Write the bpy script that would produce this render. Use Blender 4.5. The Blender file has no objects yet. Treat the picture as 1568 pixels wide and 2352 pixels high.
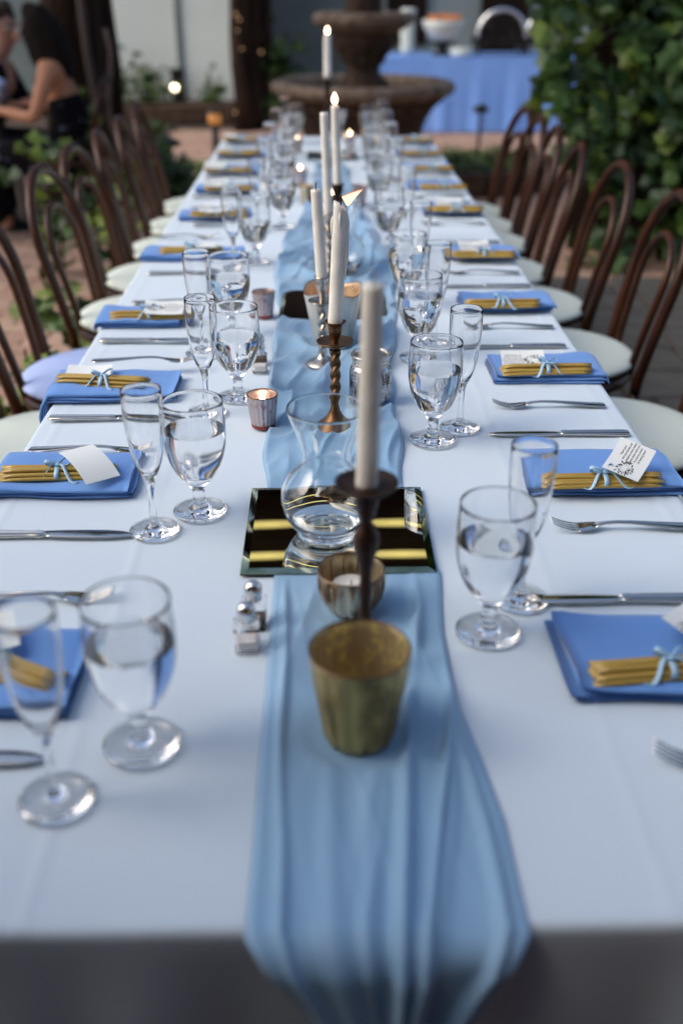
import bpy, math, random
from mathutils import Vector, Matrix, Euler, noise
PI = math.pi
R = math.radians
rnd = random.Random(7)
S = bpy.context.scene
COL = S.collection

# ------------------------------------------------------------------ camera
T = 0.75            # table top height
HC = 0.63           # camera height above the table top
FPX = 35 / 36 * 2352
cam_d = bpy.data.cameras.new('camera')
cam = bpy.data.objects.new('camera', cam_d)
COL.objects.link(cam)
cam.location = (0, 0, T + HC)
cam.rotation_euler = Euler((R(62.0), 0, R(-0.929)))
cam_d.lens = 35
cam_d.sensor_width = 36
cam_d.clip_start = 0.05
cam_d.clip_end = 400
cam_d.dof.use_dof = True
cam_d.dof.focus_distance = 1.47
cam_d.dof.aperture_fstop = 2.25
S.camera = cam
CAMROT = cam.rotation_euler.to_matrix()

def ray(u, v):
    return CAMROT @ Vector((u - 784, 1176 - v, -FPX))
def P(u, v, z=None):            # where the sight line of a photo pixel meets the level z
    d = ray(u, v)
    z = T if z is None else z
    k = (z - (T + HC)) / d.z
    return Vector((d.x * k, d.y * k, z))
def PY(u, v, y):                # ... or the vertical plane at distance y
    d = ray(u, v)
    k = y / d.y
    return Vector((d.x * k, y, T + HC + d.z * k))

# ------------------------------------------------------------------ world, sun, exposure
SUN_EL, SUN_AZ = R(44), R(-103)          # azimuth measured from +Y towards +X
W = bpy.data.worlds.new('World')
S.world = W
W.use_nodes = True
wn = W.node_tree
bg = wn.nodes['Background']
sky = wn.nodes.new('ShaderNodeTexSky')
sky.sky_type = 'NISHITA'
sky.sun_disc = False
sky.sun_elevation = SUN_EL
sky.sun_rotation = SUN_AZ
sky.dust_density = 3.0
sky.ozone_density = 1.0
wn.links.new(sky.outputs[0], bg.inputs[0])
bg.inputs[1].default_value = 0.115
sl = bpy.data.lights.new('sun', 'SUN')
sl.energy = 0.75
sl.angle = R(48)
sl.color = (1.0, 0.91, 0.80)
sun = bpy.data.objects.new('sun', sl)
COL.objects.link(sun)
sd = Vector((math.sin(SUN_AZ) * math.cos(SUN_EL), math.cos(SUN_AZ) * math.cos(SUN_EL), math.sin(SUN_EL)))
sun.rotation_euler = sd.to_track_quat('Z', 'Y').to_euler()
S.view_settings.view_transform = 'Standard'
S.view_settings.look = 'None'
S.view_settings.gamma = 1
S.view_settings.use_curve_mapping = False
S.view_settings.exposure = 0.95
cy = S.cycles
cy.use_denoising = True
cy.max_bounces = 14
cy.transmission_bounces = 14
cy.transparent_max_bounces = 16
cy.glossy_bounces = 6
cy.diffuse_bounces = 3
cy.sample_clamp_indirect = 4
cy.caustics_refractive = True
cy.caustics_reflective = True
cy.blur_glossy = 0.5

# ------------------------------------------------------------------ materials
MATS = {}
def mat(name, col=(.5, .5, .5), rough=.6, metal=0., var=None, bump=None, spec=None, trans=0., ior=None,
        emit=None, sss=0., sheen=0., coat=0., alpha=None):
    if name in MATS:
        return MATS[name]
    m = bpy.data.materials.new(name)
    m.use_nodes = True
    nt = m.node_tree
    b = nt.nodes['Principled BSDF']
    b.inputs['Base Color'].default_value = (*col, 1)
    b.inputs['Roughness'].default_value = rough
    b.inputs['Metallic'].default_value = metal
    if spec is not None: b.inputs['Specular IOR Level'].default_value = spec
    if trans: b.inputs['Transmission Weight'].default_value = trans
    if ior: b.inputs['IOR'].default_value = ior
    if sheen:
        b.inputs['Sheen Weight'].default_value = sheen
        b.inputs['Sheen Roughness'].default_value = .4
    if coat: b.inputs['Coat Weight'].default_value = coat
    if alpha is not None: b.inputs['Alpha'].default_value = alpha
    if sss:
        b.inputs['Subsurface Weight'].default_value = sss
        b.inputs['Subsurface Radius'].default_value = (.012, .008, .005)
        b.inputs['Subsurface Scale'].default_value = 1.0
    if emit:
        b.inputs['Emission Color'].default_value = (*emit[0], 1)
        b.inputs['Emission Strength'].default_value = emit[1]
    tc = nt.nodes.new('ShaderNodeTexCoord')
    if var:                         # (scale, other colour, low, high, stretch)
        n = nt.nodes.new('ShaderNodeTexNoise')
        n.inputs['Scale'].default_value = var[0]
        n.inputs['Detail'].default_value = 5
        mp = nt.nodes.new('ShaderNodeMapping')
        if len(var) > 4: mp.inputs['Scale'].default_value = var[4]
        nt.links.new(tc.outputs['Object'], mp.inputs[0])
        nt.links.new(mp.outputs[0], n.inputs[0])
        cr = nt.nodes.new('ShaderNodeValToRGB')
        cr.color_ramp.elements[0].position = var[2]
        cr.color_ramp.elements[1].position = var[3]
        cr.color_ramp.elements[0].color = (*col, 1)
        cr.color_ramp.elements[1].color = (*var[1], 1)
        nt.links.new(n.outputs[0], cr.inputs[0])
        nt.links.new(cr.outputs[0], b.inputs['Base Color'])
    if bump:                        # (scale, strength, distance)
        n = nt.nodes.new('ShaderNodeTexNoise')
        n.inputs['Scale'].default_value = bump[0]
        n.inputs['Detail'].default_value = 4
        nt.links.new(tc.outputs['Object'], n.inputs[0])
        bp = nt.nodes.new('ShaderNodeBump')
        bp.inputs['Strength'].default_value = bump[1]
        bp.inputs['Distance'].default_value = bump[2]
        nt.links.new(n.outputs[0], bp.inputs['Height'])
        nt.links.new(bp.outputs[0], b.inputs['Normal'])
    MATS[name] = m
    return m

M_cloth = mat('white_linen', (.61, .71, .785), .85, var=(3, (.585, .685, .77), .35, .7), bump=(900, .12, .0006), sheen=.15)
M_napkin = mat('blue_cotton', (.115, .275, .63), .85, var=(9, (.14, .31, .68), .4, .7), bump=(1100, .25, .0006), sheen=.3)
M_runner = mat('pale_blue_chiffon', (.245, .445, .665), .6, var=(7, (.33, .53, .73), .35, .65, (1, .25, 1)), bump=(500, .25, .0008), sheen=.4, alpha=.76)
M_glass = mat('clear_glass', (1, 1, 1), 0., trans=1., ior=1.5)
M_vase = mat('vase_glass', (.97, .99, .99), 0., trans=1., ior=1.45)
M_water = mat('water', (1, 1, 1), 0., trans=1., ior=1.333)
M_steel = mat('polished_steel', (.66, .63, .58), .07, 1., bump=(60, .05, .001))
M_chrome = mat('chrome', (.7, .68, .66), .12, 1.)
M_wax = mat('ivory_wax', (.82, .79, .72), .45, sss=.25, bump=(90, .1, .001), var=(30, (.68, .66, .60), .4, .7))
M_wick = mat('burnt_wick', (.02, .015, .012), .9)
M_bronze = mat('dark_bronze', (.13, .07, .035), .38, .9, var=(60, (.30, .16, .07), .45, .75), bump=(150, .2, .001))
M_iron = mat('dark_brown_iron', (.035, .018, .012), .45, .6, var=(50, (.08, .035, .02), .4, .8))
M_silver = mat('tarnished_silver', (.55, .50, .44), .25, 1., var=(50, (.30, .24, .19), .4, .75))
M_honey = mat('honey_plastic', (.56, .37, .07), .2, trans=.25, ior=1.4, var=(14, (.60, .41, .10), .35, .7, (.6, 1, 1)), coat=.5)
M_satin = mat('light_blue_satin', (.36, .60, .80), .35, sheen=.4)
M_paper = mat('white_card', (.78, .82, .80), .9, bump=(300, .1, .0004))
M_ink = mat('dark_plum_ink', (.03, .018, .03), .9)
M_wood = mat('bentwood_brown', (.019, .0062, .0020), .34, var=(25, (.068, .021, .006), .35, .75, (1, 1, .2)), spec=.28)
M_cush = mat('ivory_vinyl', (.66, .72, .645), .6, bump=(40, .1, .002))
M_cushshade = mat('shade_blue_cushion', (.40, .50, .80), .85, bump=(400, .2, .0008))  # bluish shade and reflection put into the cushion colour
M_leaf = [mat('leaf_deep_green', (.014, .040, .007), .5, var=(6, (.026, .064, .010), .4, .7)),
          mat('leaf_mid_green', (.038, .082, .010), .5, var=(6, (.052, .105, .014), .4, .7)),
          mat('leaf_yellow_green', (.095, .145, .012), .5, var=(6, (.13, .18, .018), .4, .7))]
M_bark = mat('dark_bark', (.018, .009, .006), .95, spec=.15, var=(12, (.045, .027, .018), .4, .7, (1, 1, .2)), bump=(25, .8, .01))
M_barkl = mat('pale_bark', (.12, .085, .07), .9, var=(12, (.07, .05, .04), .4, .7, (1, 1, .2)))
M_stone = mat('brown_stone', (.050, .026, .015), .85, var=(14, (.12, .065, .036), .4, .75), bump=(30, .6, .01))
M_stonel = mat('pale_stone_rim', (.33, .25, .18), .85, var=(18, (.14, .085, .055), .35, .7), bump=(30, .6, .01))  # paler tone for the rims and upper bowl, mottled brown
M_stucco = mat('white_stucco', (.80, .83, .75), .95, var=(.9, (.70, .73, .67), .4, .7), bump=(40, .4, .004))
M_stuccog = mat('shaded_stucco', (.22, .25, .235), .95, var=(1.2, (.15, .17, .16), .4, .7))  # the recessed wall's shade is put into this grey
M_timber = mat('dark_timber', (.018, .010, .007), .8, spec=.2, var=(6, (.035, .02, .013), .4, .7, (1, 1, .15)), bump=(40, .5, .004))
M_brick = [mat('clay_brick', (.40, .255, .185), .9, bump=(60, .4, .003), var=(20, (.33, .20, .145), .4, .7)),
           mat('pale_brick', (.47, .32, .235), .9, bump=(60, .4, .003), var=(20, (.40, .26, .19), .4, .7))]
M_flag = mat('grey_flagstone', (.105, .10, .088), .9, var=(7, (.07, .066, .06), .35, .7), bump=(50, .4, .004))
M_soil = mat('dark_soil', (.030, .020, .014), 1., var=(8, (.05, .035, .022), .4, .7), bump=(50, .6, .01))
M_joint = mat('mortar_sand', (.085, .06, .045), 1.)
M_bluecloth = mat('periwinkle_cloth', (.20, .40, .90), .9, var=(2.5, (.24, .44, .93), .4, .7), bump=(500, .2, .001))
M_ceramic = mat('white_ceramic', (.62, .68, .66), .3)
M_orange = mat('orange_fruit', (.62, .20, .04), .5)
M_black = mat('matte_black_metal', (.012, .011, .012), .5, .3)
M_amberlamp = mat('amber_lamp_glass', (.5, .2, .05), .4, emit=((1, .42, .10), .16))
M_bulb = mat('lit_bulb', (1, .9, .7), .4, emit=((1, .82, .55), 6))
M_fairy = mat('fairy_bulb', (1, .7, .4), .4, emit=((1, .50, .2), .22))
M_rope = mat('rope_light', (1, .9, .4), .4, emit=((1, .82, .28), .75))
M_flame = mat('candle_flame', (1, .8, .5), .5, emit=((1, .62, .30), 5))
M_flame.node_tree.nodes['Principled BSDF'].inputs['Base Color'].default_value = (0, 0, 0, 1)
M_flamec = mat('flame_core', (0, 0, 0), .5, emit=((1, .70, .42), 11))
M_flameb = mat('flame_body', (0, 0, 0), .5, emit=((1, .63, .42), .95))
M_flamee = mat('flame_edge', (0, 0, 0), .5, emit=((1, .22, .03), .55))
M_skin = mat('skin', (.47, .22, .125), .55, sss=.1, spec=.25)
M_skinm = mat('ruddy_skin', (.44, .215, .15), .5, sss=.1)
M_hair = mat('black_hair', (.007, .004, .003), .75, spec=.12, var=(40, (.02, .012, .009), .4, .7, (1, 1, .1)), bump=(80, .6, .01))
M_hairb = mat('brown_hair', (.035, .018, .010), .6, bump=(80, .6, .01))
M_shirt = mat('navy_shirt', (.008, .006, .013), .9, spec=.1, bump=(20, .4, .01))
M_dress = mat('black_floral_dress', (.007, .006, .008), .9, spec=.1, var=(16, (.16, .18, .24), .60, .68))
M_mirror = mat('mirror_silvering', (.80, .80, .74), .0, 1.)
M_mirrored = mat('mirror_bevel', (.42, .46, .36), .04, 1., var=(25, (.16, .22, .10), .4, .7))
M_salt = mat('white_salt', (.72, .70, .70), .9)
M_pepper = mat('ground_pepper', (.12, .09, .07), .95)

def mercury(name, base, spot, scale, lo, hi, rough=.22, metal=.85, stretch=(1, 1, .5), emit=None, trans=0.):
    return mat(name, base, rough, metal, var=(scale, spot, lo, hi, stretch), bump=(scale * 2, .25, .001), emit=emit, trans=trans, ior=1.3)
M_goldmerc = mercury('gold_mercury_glass', (.64, .50, .18), (.30, .21, .07), 30, .47, .62, .26, .35, (1, 1, .5), trans=.45)
M_goldin = mercury('gold_mercury_inside', (.55, .42, .25), (.85, .72, .28), 110, .50, .62, .28, .35, (1, 1, 1), trans=.45)
M_silvmerc = mercury('silver_mercury_glass', (.62, .54, .40), (.20, .11, .05), 48, .46, .58, .25, .65)
M_pinkmerc = mercury('pink_mercury_glass', (.50, .42, .42), (.34, .16, .15), 160, .55, .70, .28, .75)
M_rim = mat('dark_gilded_rim', (.16, .085, .045), .3, .7)
M_pinkbase = mat('rose_tint', (.28, .035, .03), .25, .5)
M_jar = mercury('speckled_jar_glass', (.48, .50, .54), (.06, .055, .06), 130, .46, .60, .22, .85)
M_tulip = mercury('frosted_mercury_glass', (.62, .64, .61), (.50, .47, .40), 40, .42, .7, .30, .55)
M_tulipin = mat('warm_tan_inside', (.62, .45, .30), .35, .5, var=(60, (.35, .22, .13), .45, .7))  # warm tan mottled with brown

# ------------------------------------------------------------------ mesh helpers
class MB:
    def __init__(s):
        s.v, s.f, s.mi = [], [], []
    def add(s, vs, fs, m=0, M=None):
        o = len(s.v)
        s.v += [tuple(M @ Vector(p)) if M else tuple(p) for p in vs]
        s.f += [tuple(i + o for i in f) for f in fs]
        s.mi += [m] * len(fs)
        return s
    def mesh(s, name, mats, smooth=True):
        me = bpy.data.meshes.new(name)
        me.from_pydata(s.v, [], s.f)
        for m in (mats if isinstance(mats, (list, tuple)) else [mats]):
            me.materials.append(m)
        if any(s.mi):
            me.polygons.foreach_set('material_index', s.mi)
        if smooth:
            me.polygons.foreach_set('use_smooth', [True] * len(me.polygons))
        me.update()
        return me

def lathe(prof, seg=40, close=False, rf=None):
    """prof: list of (radius, z); rf(angle, k) scales the radius"""
    vs, fs, rings = [], [], []
    for k, (r, z) in enumerate(prof):
        if r < 1e-6:
            rings.append([len(vs)] * seg); vs.append((0, 0, z))
        else:
            ids = []
            for i in range(seg):
                a = 2 * PI * i / seg
                q = rf(a, k) if rf else 1
                ids.append(len(vs)); vs.append((r * q * math.cos(a), r * q * math.sin(a), z))
            rings.append(ids)
    n = len(rings)
    for k in range(n if close else n - 1):
        A, B = rings[k], rings[(k + 1) % n]
        for i in range(seg):
            j = (i + 1) % seg
            f = [A[i], A[j], B[j], B[i]]
            g = []
            for q in f:
                if q not in g: g.append(q)
            if len(g) > 2: fs.append(tuple(g))
    return vs, fs

def box(x0, x1, y0, y1, z0, z1):
    v = [(x0, y0, z0), (x1, y0, z0), (x1, y1, z0), (x0, y1, z0), (x0, y0, z1), (x1, y0, z1), (x1, y1, z1), (x0, y1, z1)]
    return v, [(0, 3, 2, 1), (4, 5, 6, 7), (0, 1, 5, 4), (1, 2, 6, 5), (2, 3, 7, 6), (3, 0, 4, 7)]

def bbox_bev(x0, x1, y0, y1, z0, z1, b):
    """box with chamfered vertical edges and top"""
    def ring(e, z):
        X0, X1, Y0, Y1 = x0 + e, x1 - e, y0 + e, y1 - e
        return [(X0 + b, Y0, z), (X1 - b, Y0, z), (X1, Y0 + b, z), (X1, Y1 - b, z), (X1 - b, Y1, z), (X0 + b, Y1, z), (X0, Y1 - b, z), (X0, Y0 + b, z)]
    v = ring(0, z0) + ring(0, z1 - b) + ring(b, z1)
    f = [tuple(range(7, -1, -1)), tuple(range(16, 24))]
    for k in range(2):
        for i in range(8):
            j = (i + 1) % 8
            f.append((k * 8 + i, k * 8 + j, k * 8 + 8 + j, k * 8 + 8 + i))
    return v, f

def tube(pts, rad, seg=8, closed=False, flat=None, caps=True):
    pts = [Vector(p) for p in pts]
    n = len(pts)
    rr = rad if isinstance(rad, (list, tuple)) else [rad] * n
    vs, fs = [], []
    up = Vector((0, 0, 1))
    prev = None
    for i, p in enumerate(pts):
        a = pts[(i - 1) % n] if (closed or i > 0) else p
        b = pts[(i + 1) % n] if (closed or i < n - 1) else p
        t = (b - a).normalized()
        if prev is None:
            ref = up if abs(t.z) < .9 else Vector((1, 0, 0))
            s = t.cross(ref).normalized()
        else:
            s = (prev - t * prev.dot(t)).normalized()
        prev = s
        w = t.cross(s)
        for k in range(seg):
            an = 2 * PI * k / seg
            q = flat or 1
            vs.append(p + s * (math.cos(an) * rr[i]) + w * (math.sin(an) * rr[i] * q))
    for i in range(n if closed else n - 1):
        for k in range(seg):
            j, l = (i + 1) % n, (k + 1) % seg
            fs.append((i * seg + k, i * seg + l, j * seg + l, j * seg + k))
    if caps and not closed:
        fs.append(tuple(range(seg - 1, -1, -1)))
        fs.append(tuple((n - 1) * seg + k for k in range(seg)))
    return vs, fs

def ribbon(pts, width, wdir, th=.0004):
    """thin satin strip with a real thickness"""
    vs, fs = [], []
    n = len(pts)
    for i, p in enumerate(pts):
        p = Vector(p)
        a, b = Vector(pts[max(i - 1, 0)]), Vector(pts[min(i + 1, n - 1)])
        t = (b - a).normalized()
        w = Vector(wdir(i / (n - 1)) if callable(wdir) else wdir).normalized()
        nn = t.cross(w).normalized() * th
        for s in (-1, 1):
            for q in (-1, 1):
                vs.append(p + w * (s * width / 2) + nn * q)
    for i in range(n - 1):
        a, b = i * 4, i * 4 + 4
        for x, y in ((0, 1), (1, 3), (3, 2), (2, 0)):
            fs.append((a + x, a + y, b + y, b + x))
    fs += [(0, 2, 3, 1), ((n - 1) * 4, (n - 1) * 4 + 1, (n - 1) * 4 + 3, (n - 1) * 4 + 2)]
    return vs, fs

def sphere(c, r, seg=12, rings=8, sc=(1, 1, 1)):
    prof = [(r * math.sin(PI * k / rings), -r * math.cos(PI * k / rings)) for k in range(rings + 1)]
    prof[0] = (0, -r); prof[-1] = (0, r)
    v, f = lathe(prof, seg)
    return [(c[0] + x * sc[0], c[1] + y * sc[1], c[2] + z * sc[2]) for x, y, z in v], f

def grid(nx, ny, fn):
    vs = [fn(i / nx, j / ny) for j in range(ny + 1) for i in range(nx + 1)]
    fs = [(j * (nx + 1) + i, j * (nx + 1) + i + 1, (j + 1) * (nx + 1) + i + 1, (j + 1) * (nx + 1) + i) for j in range(ny) for i in range(nx)]
    return vs, fs

def sm(a, b, x):
    t = max(0., min(1., (x - a) / (b - a)))
    return t * t * (3 - 2 * t)
def lerp(a, b, t): return a + (b - a) * t
def table_lerp(tab, x):
    if x <= tab[0][0]: return tab[0][1]
    for (a, p), (b, q) in zip(tab, tab[1:]):
        if x <= b: return lerp(p, q, (x - a) / (b - a))
    return tab[-1][1]

# ------------------------------------------------------------------ object helpers
def thing(name, label, cat, loc=(0, 0, 0), rz=0, group=None, rot=None):
    o = bpy.data.objects.new(name, None)
    COL.objects.link(o)
    o.empty_display_size = .05
    o.location = loc
    o.rotation_euler = rot if rot else (0, 0, rz)
    o['label'] = label; o['category'] = cat
    if group: o['group'] = group
    return o
def part(name, me, parent, label=None, loc=None, kind=None, rot=None):
    o = bpy.data.objects.new(name, me)
    COL.objects.link(o)
    o.parent = parent
    if loc is not None: o.location = loc
    if rot is not None: o.rotation_euler = rot
    if label: o['label'] = label
    if kind: o['kind'] = kind
    return o
def single(name, me, label, cat, group=None, loc=(0, 0, 0), rot=(0, 0, 0)):
    o = part(name, me, None, label, loc, None, rot)
    o['category'] = cat
    if group: o['group'] = group
    return o
def struct(name, me, loc=(0, 0, 0), kind='structure'):
    o = part(name, me, None, None, loc)
    o['kind'] = kind
    return o
def spawn(tree, root):              # tree: list of (name, mesh, [children], loc)
    for e in tree:
        o = part(e[0], e[1], root, loc=e[3] if len(e) > 3 else None)
        for c in (e[2] if len(e) > 2 and e[2] else []):
            part(c[0], c[1], o, loc=c[2] if len(c) > 2 else None)
    return root
ORD = ['nearest', 'second', 'third', 'fourth', 'fifth', 'sixth', 'seventh', 'eighth', 'ninth', 'farthest']

# ================================================================== SETTING
# ground: sandy bed to the horizon, bricks and flagstones as real pieces
g, f = grid(1, 1, lambda a, b: (lerp(-120, 120, a), lerp(-60, 180, b), -.03))
ground = struct('ground', MB().add(g, f).mesh('ground', M_joint, False))
ground['label'] = 'sandy ground beneath the brick paving'
def brick_mesh(nm, m, L=.196, Wd=.092):
    v, f = bbox_bev(-L / 2, L / 2, -Wd / 2, Wd / 2, -.03, 0, .004)
    return MB().add(v, f).mesh(nm, m, False)
BR = [brick_mesh('brick_clay', M_brick[0]), brick_mesh('brick_pale', M_brick[1])]
pave = part('brick_paving', MB().add(*box(-7, 7, 1, 11.6, -.05, -.022)).mesh('paving_bed', M_joint, False), None)
pave['kind'] = 'structure'; pave['label'] = 'brick paving of the courtyard'
cnt = 0
stuffb = MB()
def in_flag(x, y): return x > .72 and y < 5.2
bricks = []
for j in range(int(10.2 / .1)):
    y = 1.2 + j * .1
    for i in range(-34, 35):
        x = i * .204 + (.102 if j % 2 else 0)
        if in_flag(x, y) or (abs(x) < .55 and y < 4.9) or abs(x) > .5 + .42 * y or (x < -1.55 and y > 6.4): continue
        bricks.append((x, y))
def bscore(b):
    x, y = b                          # bricks the photo shows between and beyond the chairs
    return (0 if (x < -.9 and y < 4.5) else 1, y)
bricks.sort(key=bscore)
for k, (x, y) in enumerate(bricks):
    dz = rnd.uniform(-.004, .002); a = rnd.uniform(-.012, .012)
    w = rnd.random() < .4
    if k < 280:
        part('brick', BR[w], pave, loc=(x, y, dz), rot=(0, 0, a))
    else:
        v, f = bbox_bev(-.098, .098, -.046, .046, -.03, 0, .004)
        stuffb.add([(p[0], p[1], p[2]) for p in v], f, int(w), Matrix.Translation((x, y, dz)) @ Matrix.Rotation(a, 4, 'Z'))
part('brick_field', stuffb.mesh('brick_field', M_brick, False), pave, 'small bricks laid in rows across the courtyard', kind='stuff')
flag = part('flagstone_path', MB().add(*box(.72, 4.6, .8, 5.22, -.05, -.02)).mesh('path_bed', M_joint, False), None)
flag['kind'] = 'structure'; flag['label'] = 'grey flagstone path behind the right hand chairs'
y = .9
while y < 5.1:
    x = .76 + rnd.uniform(0, .1)
    while x < 4.4:
        w, d = rnd.uniform(.28, .42), .27
        v, f = bbox_bev(0, w, 0, d, -.03, 0, .008)
        part('flagstone', MB().add(v, f).mesh('flagstone', M_flag, False), flag, loc=(x, y, rnd.uniform(-.004, .003)), rot=(0, 0, rnd.uniform(-.01, .01)))
        x += w + .018
    y += .29

# ---- building behind the courtyard
YB = 12.6
bld = thing('courtyard_building', 'pale stucco building closing off the far side of the courtyard', 'building', (0, YB, 0))
xL, xR = PY(250, 100, YB).x, PY(531, 100, YB).x
def bb(x0, x1, y0, y1, z0, z1, nm, m, parent=bld, **k):
    return part(nm, MB().add(*box(x0, x1, y0, y1, z0, z1)).mesh(nm, m, False), parent, **k)
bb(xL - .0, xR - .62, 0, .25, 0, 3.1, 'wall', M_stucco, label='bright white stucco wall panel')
bb(xR - .55, xR, -.03, .25, 0, 3.1, 'wall', M_stucco, label='white door surround beside the dark posts')
bb(xR - .62, xR - .55, -.05, -.0, 0, 3.0, 'downpipe', M_stuccog)
bb(-9, xL - .02, .1, .35, 0, 3.1, 'wall', M_stuccog, label='wall behind the seated guests, its shade painted in grey')
bb(xR + .02, .30, 1.2, 1.45, 0, 3.1, 'wall', M_stuccog, label='wall behind the fountain, its shade painted in grey')
bb(.302, 5.5, 1.2, 1.45, 0, 3.1, 'wall', mat('less_shaded_stucco', (.46, .51, .48), .95, var=(1.2, (.38, .42, .40), .4, .7)), label='recessed wall behind the buffet with less shade painted in')  # lighter copy of the shaded wall, less shade in its colour
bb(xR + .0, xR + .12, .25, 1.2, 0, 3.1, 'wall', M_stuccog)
bb(1.95, 2.55, 1.12, 1.19, 0, 2.3, 'door', M_timber, label='dark timber door behind the buffet table')
bb(.78, 1.28, 1.12, 1.19, .7, 2.2, 'window', M_timber, label='dark window opening between fountain and buffet')
for i in range(5):
    bb(-9 + i * 3, -6.02 + i * 3, -.12, .6, 3.12, 4.1, 'gallery_panel', M_timber)
bb(-9.4, 6.4, -.34, 1.9, 4.12, 4.3, 'eaves', M_timber)
v = [(-9.6, -.4, 4.32), (6.6, -.4, 4.32), (6.6, 4.5, 6.8), (-9.6, 4.5, 6.8), (-9.6, 4.5, 4.32), (6.6, 4.5, 4.32)]
part('roof', MB().add(v, [(0, 1, 2, 3), (0, 3, 4), (1, 5, 2), (3, 2, 5, 4), (0, 4, 5, 1)]).mesh('roof', M_timber, False), bld, 'dark shingle roof')
# planter kerb at the foot of the wall
bb(xL - .4, xR + .05, -.75, -.06, 0, .17, 'kerb', M_stone, label='dark kerb of the planting bed along the wall')

M_blocker = mat('bounce_timber', (.13, .058, .030), .7, var=(6, (.09, .040, .022), .4, .7, (1, 1, .15)))  # brown picked for its warm bounce onto the cloth's front drop
# ---- covered porch behind the photographer (added unseen to darken the cloth's front drop)
por = thing('blocker', 'added unseen dark timber porch behind the photographer', 'blocker', (0, 0, 0))
bb(-5, 5, -1.9, -1.7, -.03, 4.2, 'wall', M_blocker, por)
bb(-5, 5, -1.7, -.62, 2.75, 2.9, 'roof', M_blocker, por)
for x in (-4.6, -2.3, 2.3, 4.6):
    bb(x - .07, x + .07, -.5, -.36, -.03, 2.74, 'post', M_blocker, por)

for sx in (-1, 1):
    bb(sx * 1.40 - .04, sx * 1.40 + .04, -1.69, .46, -.03, 2.74, 'side_blocker', M_blocker, por)  # added side panels, keep light off the cloth's front drop
fl_ = struct('bounce_floor', MB().add(*box(-5, 5, -1.69, .72, -.03, .0)).mesh('bounce_floor', mat('bounce_tiles', (.13, .062, .038), .8, bump=(30, .4, .003)), False))  # added brown floor, darkens and warms the light on the front drop
bed = struct('added_dark_bed', MB().add(*box(-7.5, -1.62, 6.5, 11.5, -.05, .012)).mesh('added_dark_bed', M_soil, False))  # dark soil patch added for the black of dress and shaded foliage
# ---- pergola beam arcade over the middle of the court, with two rope lights
perg = thing('pergola', 'dark timber pergola spanning the courtyard beyond the long table', 'pergola', (0, 5.1, 0))
for i in range(7):
    bb(-5.5, 5.5, i * .22, i * .22 + .20, 3.42, 3.46, 'board', M_timber, perg)
for x in (-5.3, -3.2, 3.2, 5.3):
    for yy in (.1, 1.4):
        bb(x - .07, x + .07, yy - .07, yy + .07, -.03, 3.28, 'post', M_timber, perg)
for yy in (.04, 1.34):
    bb(-5.5, 5.5, yy, yy + .12, 3.29, 3.41, 'beam', M_timber, perg)
zr = 3.33
for v_, lab in ((1203, 'yellow rope light strung along the far side of the pergola'), (1275, 'yellow rope light strung along the near side of the pergola')):
    p0 = P(742, v_, T + .008)
    d = ray(742, v_); el = math.atan2(-d.z, d.y)
    yy = p0.y + (zr - p0.z) / math.tan(el)
    mb = MB()
    mb.add(*tube([(-5.4 + k * .12, yy + .004 * math.sin(k * .9), zr + .006 * math.sin(k * .37)) for k in range(91)], [.0125 + .0025 * math.sin(k * 1.7) for k in range(91)], 8))
    mb.add(*tube([(-5.4, yy, zr + .018), (0, yy, zr + .014), (5.4, yy, zr + .018)], .006, 5), 1)
    single('string_light', mb.mesh('string_light', [M_rope, M_black]), lab, 'string light', 'string lights on the pergola')

# ================================================================== TABLES AND CLOTHS
XC = .012; HW = .48; Y0 = .513; YS = 2.85; Y1 = 4.92
def cloth(y0, y1, drop, seed):
    mb = MB()
    nx, ny = 160, 420
    def top(a, b):
        x = lerp(XC - HW + .012, XC + HW - .012, a); y = lerp(y0 + .012, y1 - .012, b)
        q = Vector((x * 3, y * 3, seed))
        z = T + .0026 * noise.noise(q) + .0015 * noise.noise(Vector((x * 9, y * 16, seed + 2)))
        z += .0012 * math.exp(-((x + .235 - .006 * math.sin(y * 5)) / .0035) ** 2) + .0010 * math.exp(-((x - .262) / .0035) ** 2)
        z += .0010 * math.exp(-((y - y0 - .62 - .004 * math.sin(x * 9)) / .0035) ** 2) + .0010 * math.exp(-((y - y0 - 1.55) / .0035) ** 2)
        z += .0013 * math.exp(-((abs(x - XC) - (HW - .034)) / .003) ** 2)
        return (x, y, z)
    v, f = grid(nx, ny, top)
    mb.add(v, f)
    per = [(i, 0) for i in range(nx)] + [(nx, j) for j in range(ny)] + [(i, ny) for i in range(nx, 0, -1)] + [(0, j) for j in range(ny, 0, -1)]
    n = len(per)
    base = [j * (nx + 1) + i for i, j in per]
    prev = base
    dirs = []
    for i, j in per:
        dx = (-1 if i == 0 else 1 if i == nx else 0); dy = (-1 if j == 0 else 1 if j == ny else 0)
        dirs.append(Vector((dx, dy, 0)))
    lv = [(.004, -.0003), (.008, -.0018), (.0105, -.005), (.0115, -.011), (.0118, -.03), (.012, -.07), (.012, -.12), (.012, -.18), (.012, -drop)]
    for k, (o_, dz) in enumerate(lv):
        ids = []
        for q, b_ in enumerate(base):
            p = Vector(mb.v[b_]); d = dirs[q]
            amp = max(0, -dz - .02) * .12
            wv = amp * (1 + math.sin(q * .14 + seed) + .5 * math.sin(q * .33 + seed * 2)) * .5
            corner = abs(d.x) + abs(d.y) > 1.5
            if corner: wv = amp * 1.6
            ids.append(len(mb.v)); mb.v.append(tuple(p + d * (o_ + wv) + Vector((0, 0, dz))))
        for q in range(n):
            r_ = (q + 1) % n
            mb.f.append((prev[q], ids[q], ids[r_], prev[r_])); mb.mi.append(0)
        prev = ids
    return mb
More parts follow.
